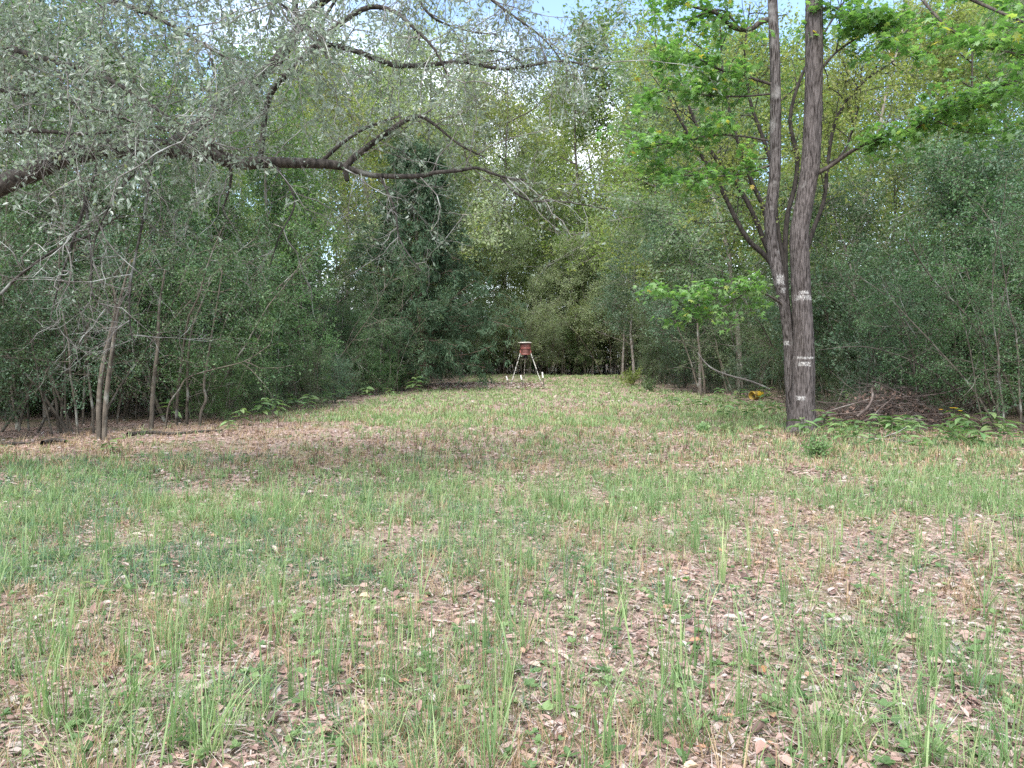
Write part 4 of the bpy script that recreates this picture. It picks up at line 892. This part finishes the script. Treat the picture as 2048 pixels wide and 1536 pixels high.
# ------------------------------------------------------------------ leafy plants along the thicket edges
def forb(name, seed, px, py, h, nl, ll, label, mat='forb', wide=.34, droop=.5, cat='plant', flower=False):
    h *= 1.25; ll *= 1.3; r = rng(seed); b = G(px, py); b[2] = gz(b[0], b[1]); root = empty(name, b, r.random() * 6); tag(root, label, cat, 'leafy plants along the thicket edge')
    st = grow(r, np.array([[0, 0, -.02]]), np.array([[r.normal() * .15, r.normal() * .15, 1.]]), np.array([h]), 6, .06, 0); w = MB(); tubes(w, st, taper(np.array([.006]), 6, .5), 5); w.build('stem', M['forb'], root)
    L = (np.array([[0, 0, 0], [.25, wide * .7, .04], [.55, wide * .75, .02], [.85, wide * .3, -.10], [1, 0, -.2], [.85, -wide * .3, -.10], [.55, -wide * .75, .02], [.25, -wide * .7, .04], [.3, 0, -.02], [.7, 0, -.07]]) * np.array([1, .62, 1]),
         np.array([[0, 8, 1, 1], [8, 9, 2, 1], [9, 4, 3, 2], [0, 7, 8, 8], [7, 6, 9, 8], [6, 5, 4, 9]]))
    Lf = [np.array([f for f in L[1] if len(set(f)) == 4]), np.array([[0, 8, 1], [0, 7, 8]])]
    for i in range(nl):
        t = .35 + .65 * (i + 1) / nl; p = at_t(st, np.array([[t]]))[0][0, 0]; az = i * 2.4 + r.normal() * .3
        a = np.array([[math.cos(az), math.sin(az), .25 - droop * r.random()]]); MM = frames(r, a, np.array([[0, 0, 1.]]) + r.normal(size=(1, 3)) * .2)[0]
        V = (L[0] * ll * r.uniform(.7, 1.15)) @ MM.T + p; m = MB(); rn = r.random(); m.add(V, Lf[0], rn)
        nv = m.nv; m.l.append(Lf[1].ravel()); m.n.append(np.array([3, 3])); m.r.append(np.full(2, rn, np.float32)); m.sm.append(np.full(2, False)); m.mi.append(np.zeros(2, int))
        m.build('leaf', M[mat], root)
    if flower:
        for k in range(5):
            c = st[0, -1] + r.normal(size=3) * [.06, .06, .03]; m = MB(); az = np.arange(9) * .698
            a = np.stack([np.cos(az), np.sin(az), np.full(9, .25)], -1); scatter(m, LEAF6, np.tile(c, (9, 1)), frames(r, a, np.tile([[0, 0, 1.]], (9, 1))), np.full(9, .05), np.full(9, .5)); m.build('flower_head', M['petal'], root)
M['petal'] = leafmat('yellow_petal', [(0, (.75, .5, .03)), (1, (.85, .6, .05))], .3, .6, .2, 1.0)
for a in [
    ('leafy_plant', 601, 1600, 876, .30, 11, .26, 'dark broad-leaved plant against the left foot of the sweetgum'),
    ('leafy_plant', 602, 1645, 876, .40, 12, .22, 'bright leafy plant against the right foot of the sweetgum'),
    ('leafy_plant', 603, 1757, 872, .34, 12, .24, 'leafy plant behind the pale fallen stick, leftmost of a pair'),
    ('leafy_plant', 604, 1788, 876, .30, 12, .24, 'leafy plant behind the pale fallen stick, rightmost of a pair'),
    ('leafy_plant', 605, 1824, 870, .34, 11, .25, 'gray-green leafy plant past the right end of the pale stick'),
    ('leafy_plant', 606, 1912, 872, .38, 14, .26, 'large leafy plant below the yellow flower'),
    ('leafy_plant', 607, 1935, 882, .30, 10, .24, 'leafy plant right of the one below the yellow flower'),
    ('leafy_plant', 608, 1990, 872, .40, 12, .26, 'leafy plant near the right picture edge by the thicket'),
    ('leafy_plant', 609, 1742, 905, .22, 9, .20, 'small pale plant in front of the pale fallen stick'),
    ('leafy_plant', 610, 1840, 905, .22, 10, .22, 'spreading low plant in front of the stick end'),
    ('leafy_plant', 611, 1690, 880, .26, 10, .18, 'yellowish plant at the left end of the pale stick'),
    ('leafy_plant', 612, 1440, 810, .40, 12, .26, 'leafy plant left of the yellow bucket, the outer one'),
    ('leafy_plant', 613, 1478, 815, .40, 12, .26, 'leafy plant left of the yellow bucket, the inner one'),
    ('leafy_plant', 614, 1532, 812, .45, 12, .24, 'leafy plant in front of the yellow bucket'),
    ('leafy_plant', 615, 1686, 838, .60, 14, .24, 'tall bright leafy plant before the brush pile'),
    ('leafy_plant', 616, 432, 838, .55, 13, .26, 'bright big-leaved plant at the foot of the kinked sapling'),
    ('leafy_plant', 617, 462, 862, .20, 10, .18, 'low plant in the leaves right of the kinked sapling'),
    ('leafy_plant', 618, 345, 845, .45, 8, .30, 'grayish big-leaved plant in shade behind the bent sapling'),
    ('leafy_plant', 619, 850, 782, .80, 14, .34, 'bushy bright plant at the foot of the cedar'),
    ('leafy_plant', 620, 828, 792, .60, 12, .32, 'lower leafy plant left of the one at the cedar foot'),
    ('leafy_plant', 621, 590, 822, .40, 12, .24, 'leafy plant at the left thicket foot near the grass edge'),
    ('leafy_plant', 622, 220, 905, .18, 9, .18, 'low plant in the rust leaves before the twin-stemmed sapling'),
    ('leafy_plant', 623, 1530, 880, .22, 9, .20, 'small drooping plant left of the sweetgum foot'),
    ('leafy_plant', 624, 190, 1178, .10, 6, .11, 'tiny pale three-leaved plant in the grass at lower left'),
]: forb(*a)
_fr = rng(650)
for k in range(18):
    forb('weed_plant', 651 + k, 1660 + k * 22 + _fr.normal() * 8, 872 + _fr.random() * 26, float(_fr.uniform(.2, .42)), int(_fr.integers(9, 14)), float(_fr.uniform(.16, .25)), f'{ORD[k]} low weed from the sweetgum along the foot of the right thicket')
for k in range(9):
    forb('weed_plant', 671 + k, 1545 - k * 24 + _fr.normal() * 6, 812 + _fr.random() * 30, float(_fr.uniform(.25, .4)), 11, float(_fr.uniform(.18, .26)), f'{ORD[k]} low weed leftwards from the sweetgum towards the far grass')
for k in range(8):
    forb('weed_plant', 681 + k, 470 + k * 44 + _fr.normal() * 8, 848 - k * 9 + _fr.random() * 8, float(_fr.uniform(.25, .45)), 11, float(_fr.uniform(.2, .28)), f'{ORD[k]} low weed from the kinked sapling along the left thicket foot')
forb('flowering_plant', 630, 1917, 868, .42, 12, .20, 'plant with small yellow flowers before the right thicket', flower=True)
def mound(name, seed, px, py, R_, H, leaf, n, label, mat):
    r = rng(seed); b = G(px, py); root = empty(name, b); tag(root, label, 'plant', 'low mounds')
    az = r.random(40) * 6.28; st = np.zeros((40, 3)); d = np.stack([np.cos(az) * .8, np.sin(az) * .8, r.uniform(.4, 1.6, 40)], -1)
    PT = grow(r, st, d, r.uniform(.7, 1.05, 40) * H, 4, .15, -.2); PT[:, :, :2] *= R_ / H; w = MB(); tubes(w, PT, taper(np.full(40, .003), 4, .5), 3); w.build('twigs', M['stem'], root)
    f = MB(); leaves_on(r, f, PT, n, leaf, LEAF4, .4, .04); f.build('foliage', M[mat], root)
mound('round_shrublet', 641, 1630, 918, .28, .42, .05, 14, 'small round gray-green bush in the grass before the sweetgum', 'forb')
mound('grass_mound', 642, 1405, 868, .14, .22, .06, 9, 'small round tuft left of the sweetgum', 'grass')
mound('grass_mound', 643, 1452, 868, .26, .20, .06, 9, 'wide low green mound left of the sweetgum', 'grass')
mound('bright_shrublet', 644, 1265, 772, .8, 1.1, .11, 16, 'bright yellow-green low bush where the right thicket meets the far grass', 'yellowgreen')
mound('bright_shrublet', 645, 1300, 782, .6, .7, .09, 12, 'gray low bush and roots at the right thicket corner', 'graygreen')

# ------------------------------------------------------------------ yellow bucket lying in the shade
def build_bucket():
    b = P(1512, 792, 25.0); b[2] = gz(b[0], 25.0) + .15; root = empty('yellow_bucket', b); tag(root, 'yellow plastic bucket lying on its side in the thicket shade', 'bucket')
    M['yellow'] = plain('dirty_yellow_plastic', (.14, .085, .01), (.42, .28, .015), 7, .5)
    ax = nrm(np.array([-.85, -.45, -.10])); s_ = nrm(np.cross([0, 0, 1.], ax)); u_ = np.cross(ax, s_); MM = np.stack([s_, u_, ax], -1)
    m = MB(); lathe(m, [(0, -.24), (.128, -.24), (.134, -.225), (.15, .19), (.142, .19), (.126, -.2), (0, -.21)], 22, M=MM); m.build('body', M['yellow'], root)
    for z, w in ((.165, .016), (.12, .010), (.08, .008)):
        m = MB(); lathe(m, [(.148, z - .012), (.15 + w, z - .010), (.15 + w, z + .010), (.148, z + .012)], 22, M=MM); m.build('rim', M['yellow'], root)
    th = np.linspace(0, math.pi, 13); arc = np.stack([.165 * np.cos(th), -.17 * np.sin(th) * .8, .12 + .10 * np.sin(th)], -1) @ MM.T
    m = MB(); one(m, arc, [.004, .004], 5); m.build('handle', M['steel'], root)
build_bucket()

# ------------------------------------------------------------------ brush pile, fallen sticks and branches
def build_brush():
    r = rng(701); b = np.array([8.2, 16.3, 0]); root = empty('brush_pile', b); tag(root, 'heap of dead brown branches and twigs right of the sweetgum', 'brush pile')
    for i in range(70):
        x = r.normal() * .9; y = r.normal() * .45; z = max(.04, .95 * math.exp(-(x * x) / 1.6 - y * y * 2) * r.random()); L = r.uniform(.9, 2.4); az = r.random() * 6.28
        PT = grow(r, np.array([[x - math.cos(az) * L / 2, y - math.sin(az) * L / 2 * .6, z]]), np.array([[math.cos(az), math.sin(az) * .6, r.normal() * .22]]), np.array([L]), 6, .13, -.1)
        PT[..., 2] = np.maximum(PT[..., 2], .01); w = MB(); tubes(w, PT, taper(np.array([r.uniform(.008, .026)]), 6, .4), 5); w.build('stick', M['deadwood'], root)
    n = 1500; x = r.normal(size=n) * 1.0; y = r.normal(size=n) * .5; z = np.maximum(.02, 1.05 * np.exp(-(x * x) / 1.8 - y * y * 2) * r.random(n)); az = r.random(n) * 6.28
    PT = grow(r, np.stack([x, y, z], -1), np.stack([np.cos(az), np.sin(az), r.normal(size=n) * .3], -1), r.uniform(.2, .8, n), 3, .2, -.15); PT[..., 2] = np.maximum(PT[..., 2], .01)
    w = MB(); tubes(w, PT, taper(r.uniform(.002, .005, n), 3, .5), 3); w.build('twigs', M['deadwood'], root)
    m = MB(); n = 1600; x = r.normal(size=n) * 1.0; y = r.normal(size=n) * .5; z = np.maximum(.02, .9 * np.exp(-(x * x) / 1.8 - y * y * 2) * r.random(n))
    scatter(m, LEAF4, np.stack([x, y, z], -1), frames(r, r.normal(size=(n, 3)), r.normal(size=(n, 3)) + [0, 0, .6]), r.uniform(.06, .12, n), r.random(n) * .2); o = m.build('dead_leaves', M['litter'], root); o['kind'] = 'stuff'
build_brush()
def stick(name, seed, pts, ra, rb, label, mat='deadwood', side=3, cat='branch', ground_=False):
    r = rng(seed); q = [G(p[0], p[1]) + [0, 0, .03] if len(p) == 2 else P(*p) for p in pts]; b = q[0].copy(); b[2] = 0; root = empty(name, b); tag(root, label, cat, 'dead branches')
    pp = crom(q, 4 * len(q)) - b; w = MB(); one(w, pp, [ra, (ra + rb) / 2, rb], 7); w.build('limb', M[mat], root)
    if side:
        K = len(pp) - 1; p, d, l, rr = spawn(r, pp[None], np.linspace(ra, rb, K + 1)[None], side, .3, .95, 45, 10, lambda t, q: q.uniform(.25, .8, t.shape), lambda t, q: q.uniform(.004, .008, t.shape))
        if not ground_: pass
        else: d[:, 2] = np.abs(d[:, 2]) * .2
        for i in range(len(p)):
            w = MB(); P1 = grow(r, p[i:i + 1], d[i:i + 1], l[i:i + 1], 5, .18, 0); tubes(w, P1, taper(rr[i:i + 1], 5, .4), 4); w.build('side_twig', M[mat], root)
stick('fallen_branch', 711, [(255, 872), (300, 868), (345, 871), (400, 866), (445, 864)], .045, .02, 'dark crooked log lying at the foot of the left thicket', 'bark_dark', 3, ground_=True)
stick('fallen_branch', 712, [(85, 890), (110, 884), (132, 886)], .05, .03, 'short dark log in the rust leaves at left', 'bark_dark', 0)
stick('fallen_branch', 713, [(-20, 893), (30, 890), (60, 889)], .035, .02, 'thin dark stick running out of the left picture edge', 'bark_dark', 1, ground_=True)
stick('fallen_branch', 714, [(1690, 876), (1740, 880), (1790, 884), (1850, 892)], .016, .010, 'long pale stick on the ground right of the sweetgum', 'twig', 5, ground_=True)
stick('dead_branch', 715, [(1395, 705, 24.5), (1410, 725, 24.5), (1430, 740, 24.4), (1462, 752, 24.3), (1500, 762, 24.2), (1540, 778, 24.0)], .020, .035, 'bare gray branch sagging over the yellow bucket', 'twig', 5)
stick('dead_branch', 716, [(1640, 700, 16.2), (1690, 694, 16), (1740, 695, 15.8), (1800, 712, 15.7), (1850, 735, 15.6), (1910, 778, 15.6), (1960, 830, 15.6)], .008, .018, 'long bare limb arching above the brush pile', 'bark_dark', 7)
stick('dead_branch', 717, [(1743, 776, 15.7), (1745, 795, 15.6), (1735, 815, 15.5), (1714, 833, 15.5)], .022, .03, 'thick bowed stick standing against the brush pile', 'deadwood', 0)
stick('dead_branch', 718, [(1760, 560, 16.5), (1790, 610, 16.4), (1830, 670, 16.4), (1850, 700, 16.4)], .010, .016, 'thin pale bare limb slanting through the right thicket', 'twig', 3)
